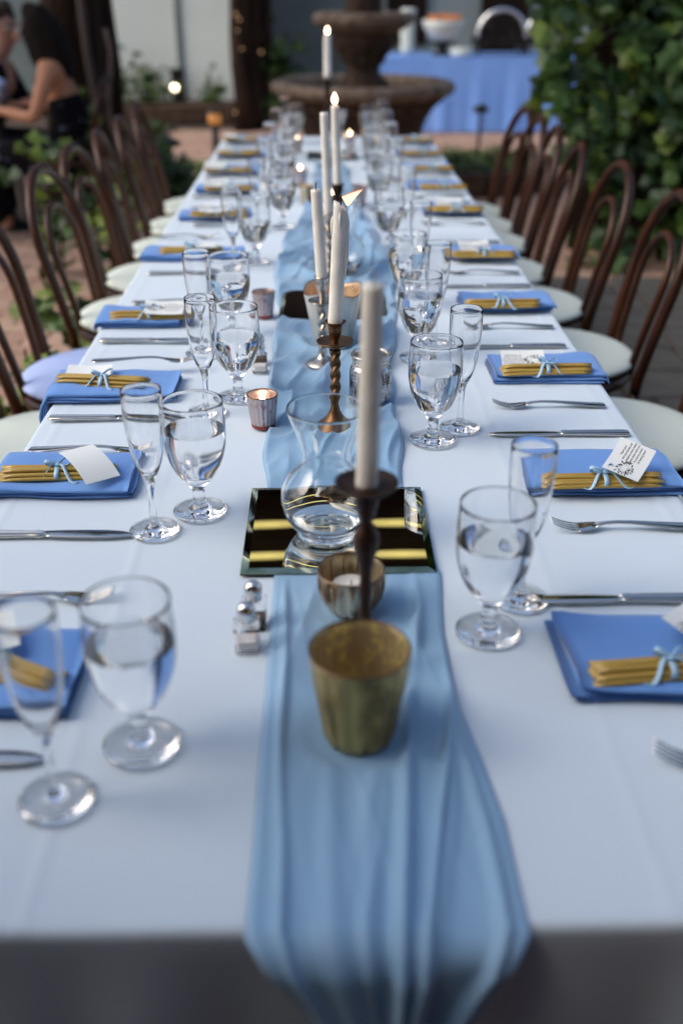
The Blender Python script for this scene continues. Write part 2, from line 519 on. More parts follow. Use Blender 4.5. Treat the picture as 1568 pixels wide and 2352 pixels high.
for (a, b, lab, sd_) in ((Y0, YS + .02, 'white linen cloth on the near table, running out of the frame in front', 1.3),
                         (YS + .006, Y1, 'white linen cloth on the far table beyond the crosswise seam', 5.1)):
    mb = cloth(a, b, .30, sd_)
    o = single('tablecloth', mb.mesh('tablecloth', M_cloth), lab, 'tablecloth', 'white cloths on the long table')
    if a > 2: o.location.z = -.0015
    t = thing('folding_table', 'trestle table hidden under the ' + ('near' if a < 2 else 'far') + ' white cloth', 'table', (XC, (a + b) / 2, 0))
    L = (b - a) / 2 - .03
    part('tabletop', MB().add(*box(-HW + .02, HW - .02, -L, L, T - .035, T - .006)).mesh('tabletop', M_timber, False), t)
    for sx in (-1, 1):
        for sy in (-1, 1):
            part('leg', MB().add(*tube([(sx * .36, sy * (L - .25), 0), (sx * .36, sy * (L - .25), T - .036)], .016, 8)).mesh('leg', M_black), t)

# ================================================================== RUNNER
edgeL = [(.40, -.0637), (.9, -.0637), (1.02, -.064), (1.25, -.085), (1.5, -.098), (1.8, -.105), (2.1, -.10), (2.4, -.125), (2.75, -.115), (3.1, -.07), (3.6, -.04), (4.5, -.035)]
edgeR = [(.40, .150), (.513, .149), (.62, .148), (.70, .139), (.78, .127), (.9, .126), (1.02, .135), (1.25, .110), (1.5, .112), (1.8, .128), (2.1, .15), (2.4, .178), (2.75, .15), (3.1, .115), (3.6, .09), (4.5, .075)]
ridges = [  # (list of (y, x) along the fold, height, width)
    ([(.5, -.037), (.7, -.043), (.9, -.045), (1.0, -.05)], .0055, .0045),
    ([(.5, .000), (.7, .004), (.85, .012)], .0035, .010),
    ([(.5, .055), (.7, .070), (.85, .088), (.95, .10)], .011, .0065),
    ([(.5, .072), (.62, .093), (.72, .113), (.80, .124)], .010, .0050),
    ([(.5, .132), (.62, .130), (.7, .126), (.78, .118)], .006, .006),
    ([(.5, .028), (.62, .034), (.75, .050)], .0025, .008),
]
flats = []      # footprints (x, y, r) where the runner lies pressed flat
def flat_at(p, r): flats.append((p.x, p.y, r)); return p
def runner_z(x, y):
    z = 0
    for path, h, w in ridges:
        if y < path[-1][0] + .12:
            c = table_lerp(path, y) + .006 * noise.noise(Vector((y * 5, h * 500, 3)))
            fade = 1 - sm(path[-1][0] - .08, path[-1][0] + .12, y)
            z += (1.15 + .5 * noise.noise(Vector((y * 6, h * 900, 0)))) * h * fade * math.exp(-((x - c) / w) ** 2)
    if y > 1.22:
        k = sm(1.22, 1.4, y) * (1 - .5 * sm(3.2, 3.8, y))
        q = Vector((x * 9, y * 5.5, 2.2)); q2 = Vector((x * 17 + 3, y * 8 - x * 12, 7))
        n1 = 1 - abs(noise.noise(q)) * 2.2; n2 = 1 - abs(noise.noise(q2)) * 2.4
        z += k * (.019 * max(0, n1) ** 2 + .008 * max(0, n2) ** 2 + .004)
    else:
        z += .0015 * (1 + noise.noise(Vector((x * 14, y * 5, 1))))
        z += .0042 * max(0, 1 - abs(noise.noise(Vector((x * 15 - y * 2.5, y * 1.5, 4)))) * 3.2) ** 2 + .0012 * max(0, 1 - abs(noise.noise(Vector((x * 26 + y * 5, y * 3, 14)))) * 3) ** 2
    for fx, fy, r in flats:
        d = math.hypot(x - fx, y - fy)
        if d < r * 1.7: z *= sm(r, r * 1.7, d)
    return z
FLAT_LATER = True

# ================================================================== OBJECT TEMPLATES
# --- water goblet
def glass_parts(outer, split1, split2, inner, seg=40):
    """outer: foot centre -> rim, inner: rim -> bowl centre; split into foot, stem and bowl sharing rings"""
    foot = MB().add(*lathe(outer[:split1 + 1], seg)).mesh('foot', M_glass)
    stem = MB().add(*lathe(outer[split1:split2 + 1], seg)).mesh('stem', M_glass)
    bowl = MB().add(*lathe(outer[split2:] + inner, seg)).mesh('bowl', M_glass)
    return foot, stem, bowl
g_out = [(0, .0), (.020, 0), (.0345, .0005), (.0360, .0018), (.0358, .0030), (.030, .0042), (.018, .0062), (.0125, .0085), (.0105, .0110),
         (.0088, .014), (.0082, .019), (.0080, .025), (.0084, .031), (.0098, .036), (.0125, .0400), (.0138, .0425), (.0165, .0455),
         (.0225, .0525), (.0295, .063), (.0345, .075), (.0380, .088), (.0402, .101), (.0410, .113), (.0407, .126), (.0399, .140), (.0393, .154), (.0392, .158)]
g_in = [(.0390, .1592), (.0384, .1592), (.0378, .158), (.0380, .154), (.0385, .140), (.0391, .126), (.0393, .113), (.0385, .101), (.0362, .088), (.0325, .075),
        (.0272, .063), (.0195, .0545), (.010, .0500), (0, .0485)]
GOB = glass_parts(g_out, 8, 14, g_in)
M_face = mat('glass_water_interface', (1, 1, 1), 0., trans=1., ior=1.5 / 1.333)
def filled_bowl(level):
    """the bowl wall is split at the water line so that light crosses glass, water and air in the right order"""
    rl = table_lerp([(p[1], p[0]) for p in g_in[::-1]], level)
    dry = [p for p in g_in if p[1] > level + .001] + [(rl, level)]
    wet = [(rl, level)] + [p for p in g_in if p[1] < level - .001]
    bowl = MB().add(*lathe(g_out[14:] + dry, 44)).mesh('bowl', M_glass)
    w = MB().add(*lathe(wet, 44), 1)
    w.add(*lathe([(rl, level), (rl - .0006, level - .0003), (rl * .6, level - .0004), (0, level - .0004)], 44), 0)
    return bowl, w.mesh('water', [M_water, M_face])
WAT = [filled_bowl(l) for l in (.116, .124, .108, .120, .102)]
# --- champagne flute
f_out = [(0, 0), (.018, 0), (.0315, .0005), (.0325, .0018), (.0322, .0028), (.024, .0042), (.012, .0068), (.0075, .010), (.0055, .015),
         (.0047, .025), (.0042, .040), (.0043, .055), (.0052, .066), (.0072, .074), (.0090, .0785), (.0128, .086), (.0172, .098), (.0208, .115), (.0232, .135),
         (.0247, .155), (.0252, .172), (.0250, .188), (.0247, .194)]
f_in = [(.0245, .1952), (.0240, .1952), (.0236, .194), (.0238, .188), (.0240, .172), (.0235, .155), (.0220, .135), (.0196, .115), (.0158, .098), (.0110, .088), (.006, .0815), (0, .0795)]
FLU = glass_parts(f_out, 8, 14, f_in, 36)
goblets = []
def goblet(p, label, k=0, rz=0, grp='water goblets on the long table'):
    t = thing('water_goblet', label, 'goblet', (p.x, p.y, T + .0022), rz, grp)
    part('foot', GOB[0], t); part('stem', GOB[1], t)
    part('bowl', WAT[k % 5][0], t)
    part('water', WAT[k % 5][1], t)
    return t
def flute(p, label, rz=0):
    t = thing('champagne_flute', label, 'flute', (p.x, p.y, T + .0022), rz, 'empty champagne flutes on the long table')
    for n_, m_ in zip(('foot', 'stem', 'bowl'), FLU): part(n_, m_, t)
    return t

def V2(x, y): return Vector((x, y, T))
gobR = [P(1119, 1455), P(992, 1013), V2(.174, 1.80), V2(.176, 2.14), V2(.166, 2.66), V2(.170, 3.2), V2(.176, 3.6), V2(.18, 3.98), V2(.19, 4.33), V2(.195, 4.68)]
fluR = [P(1192, 1380), P(1055, 986), V2(.213, 1.89), V2(.215, 2.29), V2(.22, 2.78), V2(.226, 3.32), V2(.232, 3.72), V2(.238, 4.1), V2(.245, 4.45), V2(.25, 4.8)]
gobL = [P(327, 1712), P(460, 1177), P(548, 915), V2(-.189, 1.95), V2(-.176, 2.54), V2(-.122, 2.95), V2(-.135, 3.4), V2(-.14, 3.83), V2(-.145, 4.25), V2(-.13, 4.68)]
fluL = [P(131, 1840), P(356, 1222), V2(-.196, 1.53), V2(-.236, 1.83), V2(-.225, 2.47), V2(-.19, 2.9), V2(-.19, 3.32), V2(-.19, 3.72), V2(-.185, 4.15), V2(-.17, 4.6)]
gl_words = {('r', 0): 'filled stemmed goblet in front of the flute, right of the dark mirror',
            ('r', 1): 'sharp focused water goblet beside the mercury glass jar on the right',
            ('l', 0): 'blurred large water goblet standing in the left foreground',
            ('l', 1): 'filled goblet just left of the dark square mirror',
            ('l', 2): 'filled goblet next to the lit pink votive on the left'}
fl_words = {('r', 0): 'flute tucked behind the goblet right of the dark mirror',
            ('r', 1): 'flute just behind the sharply focused right-hand goblet',
            ('l', 0): 'blurred flute in the left foreground over the blue napkin',
            ('l', 1): 'empty flute with its foot over the knife tip, left of mirror'}
for side, gs, fs_ in (('r', gobR, fluR), ('l', gobL, fluL)):
    sn = 'right' if side == 'r' else 'left'
    for i, p in enumerate(gs):
        goblet(p, gl_words.get((side, i), f'half full water goblet, {ORD[i]} from the camera in the {sn} row'), [0, 0, 3, 1, 2, 4, 0, 3, 2, 1][i] if side == 'r' else [0, 3, 2, 0, 4, 1, 3, 0, 2, 0][i], rnd.uniform(0, 6))
    for i, p in enumerate(fs_):
        flute(p, fl_words.get((side, i), f'empty champagne flute, {ORD[i]} from the camera in the {sn} row'), rnd.uniform(0, 6))

# --- cutlery (tip towards +x, handle end at x=0)
def strip(secs, seg_cross):
    """secs: (x, halfwidth, z, thickness) -> closed loft; seg_cross gives the (y,z) unit section"""
    vs, fs = [], []
    n = len(seg_cross)
    for x, hw, z, th in secs:
        for (a, b) in seg_cross: vs.append((x, a * hw, z + b * th / 2))
    for i in range(len(secs) - 1):
        for k in range(n):
            l = (k + 1) % n
            fs.append((i * n + k, i * n + l, (i + 1) * n + l, (i + 1) * n + k))
    fs.append(tuple(range(n - 1, -1, -1))); fs.append(tuple((len(secs) - 1) * n + k for k in range(n)))
    return vs, fs
oval = [(math.cos(a) * 1.0, math.sin(a)) for a in [2 * PI * k / 12 for k in range(12)]]
hand = [(-1, 0), (-.85, .7), (-.6, .9), (-.45, .35), (0, .25), (.45, .35), (.6, .9), (.85, .7), (1, 0), (.8, -.8), (0, -1), (-.8, -.8)]
def fork_mesh():
    hb = MB(); hb.add(*strip([(0, .004, .0035, .002), (.002, .0085, .0035, .003), (.008, .0105, .0035, .0035), (.03, .0095, .0045, .0035), (.06, .0065, .007, .0035), (.085, .0042, .009, .0038),
                       (.105, .0032, .0095, .0038), (.12, .0033, .0085, .0036), (.128, .0050, .0068, .0030), (.134, .0085, .0052, .0024)], hand))
    hd = MB(); hd.add(*strip([(.134, .0085, .0052, .0022), (.139, .0112, .0040, .0020), (.147, .0124, .0026, .0018), (.153, .0125, .0020, .0018), (.157, .0123, .0021, .0017)], oval))
    tn = []
    for k in range(4):
        c = (k - 1.5) * .0064
        m_ = MB(); v, f = strip([(.156, .0023, .0020, .0017), (.165, .0019, .0030, .0016), (.176, .0017, .0058, .0015), (.186, .0014, .0100, .0013), (.192, .0007, .0128, .0009)], oval)
        m_.add([(x, y + c * (1 - .08 * sm(.156, .19, x)), z) for x, y, z in v], f)
        tn.append(m_.mesh('tine', M_steel))
    return hb.mesh('handle', M_steel), hd.mesh('fork_head', M_steel), tn
FK = fork_mesh()
def knife_mesh():
    hb = MB(); hb.add(*strip([(0, .005, .004, .003), (.002, .0085, .004, .005), (.008, .0100, .004, .0065), (.04, .0092, .0042, .0065), (.08, .0080, .0044, .0062), (.096, .0072, .0044, .006), (.100, .0082, .0044, .0066), (.105, .0075, .0042, .006), (.110, .0060, .004, .0045)], hand))
    blade = [(-1, 0), (-.5, .5), (.3, 1), (1, .9), (1, -.9), (.3, -1), (-.5, -.5)]
    bm = MB(); v, f = strip([(.109, .0060, .004, .0040), (.116, .0075, .004, .0026), (.135, .0092, .004, .0022), (.165, .0100, .0038, .0020), (.190, .0098, .0036, .0018), (.207, .0078, .0034, .0016), (.217, .0045, .0032, .0014), (.222, .0012, .003, .0010)], blade)
    bm.add(v, f)
    return hb.mesh('handle', M_steel), bm.mesh('blade', M_steel)
KN = knife_mesh()
def fork(x, y, rz, label, z=T + .002, ry=0):
    t = thing('fork', label, 'fork', (x, y, z), 0, 'forks laid at the place settings', rot=(0, ry, rz))
    part('handle', FK[0], t); part('fork_head', FK[1], t)
    for m_ in FK[2]: part('tine', m_, t)
    return t
def knife(x, y, rz, label):
    t = thing('knife', label, 'knife', (x, y, T + .002), rz, 'knives laid at the place settings')
    part('handle', KN[0], t); part('blade', KN[1], t)
    return t

# --- folded napkin: layered, soft, may hang over the table edge
def napkin(xi, xo, y, depth, label, seed, skew=0, lift=0, th=.0046, n_l=3):
    """xi inner end, xo outer end (world x), y centre"""
    s = 1 if xo > xi else -1
    edge = XC + s * (HW + .001)
    L = abs(xo - xi)
    t = thing('napkin', label, 'napkin', ((xi + xo) / 2, y, T), 0, 'folded blue napkins at the place settings')
    ox = (xi + xo) / 2
    for l in range(n_l):
        r_ = random.Random(seed * 10 + l)
        l0, d0, dy = r_.uniform(-.004, .004), r_.uniform(-.003, .003), r_.uniform(-.003, .003)
        top_l = l == n_l - 1
        H = th * (1.5 if top_l else 1)
        zb = .0018 + l * th * 1.02
        cs = 16
        def fn(a, b, l=l, H=H, zb=zb, l0=l0, d0=d0, dy=dy):
            q = 2 * PI * b
            cx, cz = math.cos(q), math.sin(q)
            e = .35
            cx = math.copysign(abs(cx) ** e, cx) if abs(cx) > 1e-9 else 0
            hd = (depth + d0) / 2
            yy = dy + hd * (math.copysign(abs(math.cos(q)) ** .55, math.cos(q)))
            endf = min(1, a / .03, (1 - a) / .03)
            endf = math.sqrt(max(0, 1 - (1 - endf) ** 2))
            zz = zb + H / 2 + math.copysign(abs(math.sin(q)) ** .6, math.sin(q)) * H / 2 * (.35 + .65 * endf)
            yy *= (.985 + .015 * endf)
            X = s * (L + l0) * a + l0
            yy += .0055 * noise.noise(Vector((X * 9, l * .7, seed))) 
            X += .006 * noise.noise(Vector((yy * 14, l * .9 + 3, seed))) * (1 if a > .5 else -1) * min(1, abs(a - .5) * 4) + skew * (a - .5)
            if zz > zb + H * .5:
                zz += (.0028 + .0035 * top_l) * (noise.noise(Vector((X * 14, yy * 16, seed + l))) + .2)
            if lift and top_l and a < .25: zz += lift * (1 - a / .25) ** 2
            wx = xi + X
            over = s * (wx - edge)
            if over > 0:
                out = zz
                wx = edge + s * (out * sm(0, .02, over) + .004)
                zz = zz * (1 - sm(0, .02, over)) - over
            return (wx - ox, yy, zz)
        v, f = grid(26, cs, fn)
        mb = MB().add(v, f)
        mb.f.append(tuple(j * 27 for j in range(cs, 0, -1))); mb.mi.append(0)
        mb.f.append(tuple(j * 27 + 26 for j in range(cs))); mb.mi.append(0)
        part('folded_layer', mb.mesh('napkin_layer', M_napkin), t)
    return t

# --- honey stick bundle
def stick_mesh(seed, L=.158):
    r_ = random.Random(seed)
    r0 = .0029
    pts, rad = [], []
    bow = r_.uniform(-.0012, .0012)
    secs = []
    for k in range(11):
        a = k / 10
        x = -L / 2 + L * a
        crimp = min(1, a / .06, (1 - a) / .06)
        secs.append((x, r0 * (1.05 + .25 * (1 - crimp)), bow * math.sin(PI * a), 2 * r0 * (.25 + .75 * crimp)))
    return MB().add(*strip(secs, oval)).mesh('honey_stick', M_honey)
STK = [stick_mesh(s) for s in range(6)]
def bow_mesh(seed, h):
    """ribbon band round the bundle, knot, two loops, two tails"""
    r_ = random.Random(seed)
    w = .0065
    out = []
    band = [(.0004 * math.sin(k), .0185 * math.cos(2 * PI * k / 20), h / 2 + (h / 2 + .0012) * math.sin(2 * PI * k / 20)) for k in range(21)]
    out.append(('ribbon_band', MB().add(*ribbon(band, w, (1, 0, 0))).mesh('ribbon_band', M_satin)))
    K = Vector((0, -.003, h + .003))
    out.append(('knot', MB().add(*sphere(K, .0038, 10, 6, (1.2, 1, .8))).mesh('knot', M_satin)))
    for s in (-1, 1):
        a0 = r_.uniform(.3, 1.0) * s + (PI if s < 0 else 0)
        d = Vector((math.cos(a0), math.sin(a0) * .9 - .3, .25)); side = Vector((-d.y, d.x, .9)).normalized()
        L = r_.uniform(.017, .024)
        lp = [K + d * (L * math.sin(PI * k / 12)) + side * (.006 * math.sin(2 * PI * k / 12)) for k in range(13)]
        out.append(('bow_loop', MB().add(*ribbon(lp, w * .8, side.cross(d))).mesh('bow_loop', M_satin)))
    for s in (-1, 1):
        a0 = r_.uniform(-.9, -.2) if s > 0 else r_.uniform(-2.9, -2.2)
        d = Vector((math.cos(a0), math.sin(a0), 0)); L = r_.uniform(.030, .045)
        tp = [Vector((K.x, K.y, 0)) + d * (L * k / 9) + Vector((0, .004 * math.sin(k * .8), h + .003 - (h - .0005) * sm(0.1, .9, k / 9) + .002 * math.sin(k * .7))) for k in range(10)]
        out.append(('ribbon_tail', MB().add(*ribbon(tp, w * .75, (-d.y, d.x, .15))).mesh('ribbon_tail', M_satin)))
    return out
def text_mesh(body, size, m):
    c = bpy.data.curves.new('lettering', 'FONT')
    c.body = body; c.size = size; c.align_x = 'CENTER'; c.space_line = 1.15
    c.extrude = .00008
    o = bpy.data.objects.new('tmp_text', c)
    COL.objects.link(o)
    bpy.context.view_layer.update()
    me = bpy.data.meshes.new_from_object(o.evaluated_get(bpy.context.evaluated_depsgraph_get()))
    bpy.data.objects.remove(o); bpy.data.curves.remove(c)
    me.materials.clear(); me.materials.append(m)
    me.name = 'lettering'
    return me
NOTE = 'Thank you!\nWe love honey and\nwanted to share these\nhoney sticks with you.\nYou are so sweet\nfor beeing here!'
CW, CH = .078, .052
def card_bend(x, y, b): return b * (x / CW) ** 2 * 4 + b * .4 * y / CH
def wreath_mesh():
    mb = MB(); r_ = random.Random(5)
    for k in range(70):
        a = r_.uniform(0, 2 * PI); rr = r_.uniform(.0085, .0165)
        if math.sin(a) > .75 and rr > .013: continue
        cx, cy = math.cos(a) * rr * 1.15, math.sin(a) * rr * .78
        L = r_.uniform(.0012, .0030); W_ = L * .4; b = a + r_.uniform(-1, 1)
        c, s = math.cos(b), math.sin(b)
        q = [(L, 0), (0, W_), (-L, 0), (0, -W_)]
        mb.add([(cx + x * c - y * s, cy + x * s + y * c, .0002) for x, y in q], [(0, 1, 2, 3)])
    for x0, x1, y0, y1 in ((-.0075, .0075, .0040, .0043), (-.0075, .0075, -.0043, -.0040), (-.0078, -.0075, -.0043, .0043), (.0075, .0078, -.0043, .0043)):
        mb.add([(x0, y0, .0002), (x1, y0, .0002), (x1, y1, .0002), (x0, y1, .0002)], [(0, 1, 2, 3)])
    return mb.mesh('wreath_print', M_ink, False)
TXT = text_mesh(NOTE, .0046, M_ink)
WRE = wreath_mesh()
def bundle(x, y, rz, label, seed, tag=None, z0=0.0172, n=9, at=0.):
    """tag: (dx, dy, dz, rot, tilt_x, tilt_y, printed, bend)"""
    t = thing('honey_stick_bundle', label, 'honey sticks', (x, y, T + z0), rz, 'bundles of honey sticks on the napkins')
    r_ = random.Random(seed)
    rows = [(6, .0031), (5, .0081), (3, .0131)] if n > 9 else [(6, .0031), (5, .0081), (2, .0128)]
    for cnt_, z in rows:
        for k in range(cnt_):
            fan = r_.uniform(-.006, .006)
            part('honey_stick', STK[r_.randrange(6)], t, loc=(r_.uniform(-.003, .003), (k - (cnt_ - 1) / 2) * .0060, z), rot=(r_.uniform(0, .3), r_.uniform(-.006, .006), fan))
    h = .0165
    ms = bow_mesh(seed, h)
    band = part(ms[0][0], ms[0][1], t, loc=(at, 0, 0))
    for n_, m_ in ms[1:]: part(n_, m_, band)
    if tag:
        dx, dy, dz, ro, tx, ty, pr, bend = tag
        v, f = grid(8, 10, lambda a, b: ((a - .5) * CW, (b - .5) * CH, card_bend((a - .5) * CW, (b - .5) * CH, bend)))
        nv = len(v)
        mb = MB().add(v, f).add([(a, b, c - .0005) for a, b, c in v], [tuple(reversed(q)) for q in f])
        cd = part('gift_tag', mb.mesh('gift_tag', M_paper), t, 'blank back of a white gift tag' if not pr else 'white gift tag with a printed thank you note and leaf wreath', loc=(dx, dy, dz), rot=Euler((tx, ty, ro)))
        if pr:
            def bent(me):
                me = me.copy()
                return me
            m1 = TXT.copy()
            for q in m1.vertices: q.co = Vector((q.co.x + .0170, q.co.y + .0125, 0)); q.co.z = card_bend(q.co.x, q.co.y, bend) + .0004
            part('lettering', m1, cd)
            m2 = WRE.copy()
            for q in m2.vertices: q.co = Vector((q.co.x - .0195, q.co.y, 0)); q.co.z = card_bend(q.co.x, q.co.y, bend) + .0004
            part('leaf_wreath', m2, cd)
    return t

# ================================================================== PLACE SETTINGS
yR = [.842, 1.286, 1.718, 2.145, 2.60, 3.165, 3.58, 3.96, 4.32, 4.69]
yL = [.827, 1.286, 1.64, 2.05, 2.60, 3.09, 3.53, 3.91, 4.31, 4.72]
napR = [(P(1290, 1530).x, .57), (P(1190, 1100).x, .505), (P(1122, 860).x, .497), (P(1058, 705).x, .497), (P(1030, 590).x, .495), (.30, .48), (.29, .47), (.29, .48), (.29, .47), (.29, .47)]
napL = [(P(188, 1550).x, -.46), (P(318, 1105).x, -.478), (P(408, 890).x, -.58), (P(425, 735).x, -.478), (P(560, 585).x, -.47), (-.225, -.44), (-.225, -.44), (-.22, -.44), (-.22, -.44), (-.21, -.43)]
nap_words = {('r', 0): 'thick folded blue napkin at the lower right edge of frame', ('r', 1): 'blue napkin under the bundle with the printed thank you note',
             ('l', 0): 'blue napkin seen through the blurred foreground flute', ('l', 1): 'blue napkin under the bundle with the blank white tag',
             ('l', 2): 'blue napkin hanging over the left table edge'}
for side, ys, nps in (('r', yR, napR), ('l', yL, napL)):
    sn = 'right' if side == 'r' else 'left'; s = 1 if side == 'r' else -1
    for i, (y, (xi, xo)) in enumerate(zip(ys, nps)):
        dep = [.135, .128, .118, .112, .11, .105, .10, .10, .10, .10][i]
        if side == 'l' and i == 2: dep = .125
        napkin(xi, xo, y, dep, nap_words.get((side, i), f'folded blue napkin, {ORD[i]} from the camera on the {sn} side'), i * 3 + (side == 'l') * 50,
               skew=rnd.uniform(-.008, .008), lift=.006 if (side, i) == ('r', 0) else 0)
# bundles: (x, y, rz, tag)
BZ = T + .0135
def bp(u, v): return P(u, v, T + .02)
b_r = [(bp(1530, 1538), .10, (.052, .050, .022, R(40), R(12), R(5), True, .004), 10), (bp(1383, 1107), .03, (.038, .016, .0265, R(55), R(10), R(-12), True, .004), 9),
       (bp(1253, 852), .04, (-.036, .026, .014, R(178), R(-24), R(0), True, .002), 9), (bp(1152, 700), .02, None, 9), (bp(1110, 587), -.02, (-.02, .042, .014, R(186), R(-24), 0, True, .003), 9),
       (bp(1066, 482), 0, (-.02, .04, .014, R(180), R(-24), 0, True, .003), 9), (bp(1035, 431), -.03, None, 9), (bp(1010, 388), .02, (.02, .03, .012, R(90), R(10), 0, False, .003), 9), (bp(975, 353), 0, None, 9), (bp(950, 323), 0, (.02, .03, .012, R(90), R(10), 0, False, .003), 9)]
b_l = [(bp(-20, 1535), -.35, (-.03, .02, .02, R(40), R(10), 0, False, .003), 9), (bp(137, 1090), .03, (.047, -.012, .0300, R(-52), R(0), R(16), False, -.007), 10), (bp(238, 880), -.13, (-.035, .028, .010, R(8), R(8), 0, False, .003), 10),
       (bp(345, 727), .03, (.030, .002, .0205, R(4), R(14), R(3), True, .002), 9), (bp(440, 577), .05, (.04, -.02, .017, R(100), 0, R(5), False, .006), 9), (bp(500, 493), .0, (-.015, .004, .022, R(2), R(16), 0, True, .004), 9),
       (bp(525, 434), .02, (-.04, .006, .022, R(0), R(14), 0, True, .004), 9), (bp(520, 392), 0, (-.04, .006, .022, R(0), R(14), 0, True, .004), 9), (bp(545, 352), 0, None, 9), (bp(555, 322), .0, (-.05, .01, .018, R(90), R(6), 0, False, .004), 9)]
bw = {('r', 0): 'honey sticks tied in blue, cut off by the right frame edge', ('r', 1): 'honey sticks with a printed thank you note, facing us',
      ('r', 2): 'honey sticks with a printed tag laid flat behind the bow', ('r', 3): 'untagged honey sticks with blue bow on the right, behind the jar',
      ('l', 0): 'honey sticks seen through the blurred left foreground flute', ('l', 1): 'honey sticks with a large blank curling white tag',
      ('l', 2): 'honey sticks under a raised fork on the overhanging napkin', ('l', 3): 'honey sticks with a round printed tag over the right end, left side'}
for side, bs in (('r', b_r), ('l', b_l)):
    sn = 'right' if side == 'r' else 'left'
    for i, (p, rz, tg, n) in enumerate(bs):
        p.x = max(-.40 if i > 4 else -1, min(p.x, .400 if i > 3 else 1))
        bundle(p.x, p.y, rz, bw.get((side, i), f'golden honey stick bundle, {ORD[i]} from the camera on the {sn} side'), i + (side == 'l') * 30, tg, n=n)
# cutlery
for i, y in enumerate(yR):
    ey = [(P(1440, 1001).x, P(1440, 1001).y), None][0]
fkR = [(P(1497, 1712, T + .013).x + .180, P(1497, 1712, T + .013).y - .066, PI - .35), (P(1600, 1218).x, P(1600, 1218).y, PI - .03), (P(1388, 937).x, P(1388, 937).y, PI - .02), (P(1270, 755).x, P(1270, 755).y, PI - .02), (P(1192, 630).x, P(1192, 630).y, PI),
       (.47, 2.98, PI), (.46, 3.40, PI), (.46, 3.80, PI), (.46, 4.17, PI), (.46, 4.52, PI)]
knR = [(P(1640, 1383).x, P(1640, 1383).y, PI - .01), (P(1443, 1002).x, P(1443, 1002).y, PI - .01), (P(1298, 800).x, P(1298, 800).y, PI), (P(1217, 661).x, P(1217, 661).y, PI), (.475, 2.74, PI),
       (.47, 3.29, PI), (.46, 3.70, PI), (.46, 4.07, PI), (.46, 4.42, PI), (.46, 4.8, PI)]
knL = [(P(105, 1752).x - .222, P(105, 1752).y, 0), (P(-90, 1237).x, P(-90, 1237).y, -.01), (P(113, 967).x, P(113, 967).y, .0), (P(229, 788).x, P(229, 788).y, 0), (P(338, 632).x, P(338, 632).y, 0),
       (P(440, 521).x, P(440, 521).y, 0), (-.44, 3.40, 0), (-.44, 3.78, 0), (-.44, 4.18, 0), (-.44, 4.58, 0)]
fkL = [(P(-120, 1385).x, P(-120, 1385).y, .02), (P(68, 1040).x, P(68, 1040).y, -.02), (P(215, 862).x, P(215, 862).y, .12), (P(303, 700).x, P(303, 700).y, 0), (P(345, 548).x - .0, P(345, 548).y, 0),
       (-.42, 3.22, 0), (-.42, 3.65, 0), (-.42, 4.03, 0), (-.42, 4.43, 0), (-.42, 4.83, 0)]
for sn, ks, fk in (('right', knR, fkR), ('left', knL, fkL)):
    for i, (x, y, rz) in enumerate(ks):
        lab = {('right', 0): 'knife with wavy reflections above the lower right napkin', ('right', 1): 'dark bladed table knife between thank you note and fork',
               ('left', 0): 'knife end behind the foreground flute stem at left', ('left', 1): 'long dark reflecting knife touching the flute foot, left of mirror'}.get((sn, i), f'steel table knife, {ORD[i]} from the camera on the {sn} side')
        knife(x, y, rz, lab)
    for i, (x, y, rz) in enumerate(fk):
        lab = {('right', 0): 'fork with only its tines in frame, lower right edge', ('right', 1): 'steel fork in front of the thank you note napkin',
               ('left', 0): 'fork behind the rims of the two foreground glasses', ('left', 1): 'fork half covered by the blank white tag',
               ('left', 2): 'fork with raised tines resting on honey sticks'}.get((sn, i), f'steel dinner fork, {ORD[i]} from the camera on the {sn} side')
        if (sn, i) == ('left', 2): fork(x, y, rz, lab, T + .024, R(2))
        else: fork(x, y, rz, lab)

# ================================================================== CENTREPIECES
def holder_profile_mesh(name, prof, m, seg=32): return MB().add(*lathe(prof, seg)).mesh(name, m)
def twist(z0, z1, r, turns, m, n=60, seg=24, name='twisted_stem', amp=.42):
    """barley twist: an oval section turned along the stem"""
    vs, fs = [], []
    for k in range(n + 1):
        a = k / n; ang = turns * 2 * PI * a; z = lerp(z0, z1, a)
        e = min(1, a / .06, (1 - a) / .06)
        for i in range(seg):
            t_ = 2 * PI * i / seg
            rr = r * (1 - amp * e * .5 + amp * e * .9 * abs(math.cos(t_)) ** 1.5 - .2 * e)
            vs.append((rr * math.cos(t_ + ang), rr * math.sin(t_ + ang), z))
    for k in range(n):
        for i in range(seg):
            j = (i + 1) % seg
            fs.append((k * seg + i, k * seg + j, (k + 1) * seg + j, (k + 1) * seg + i))
    return MB().add(vs, fs).mesh(name, m)
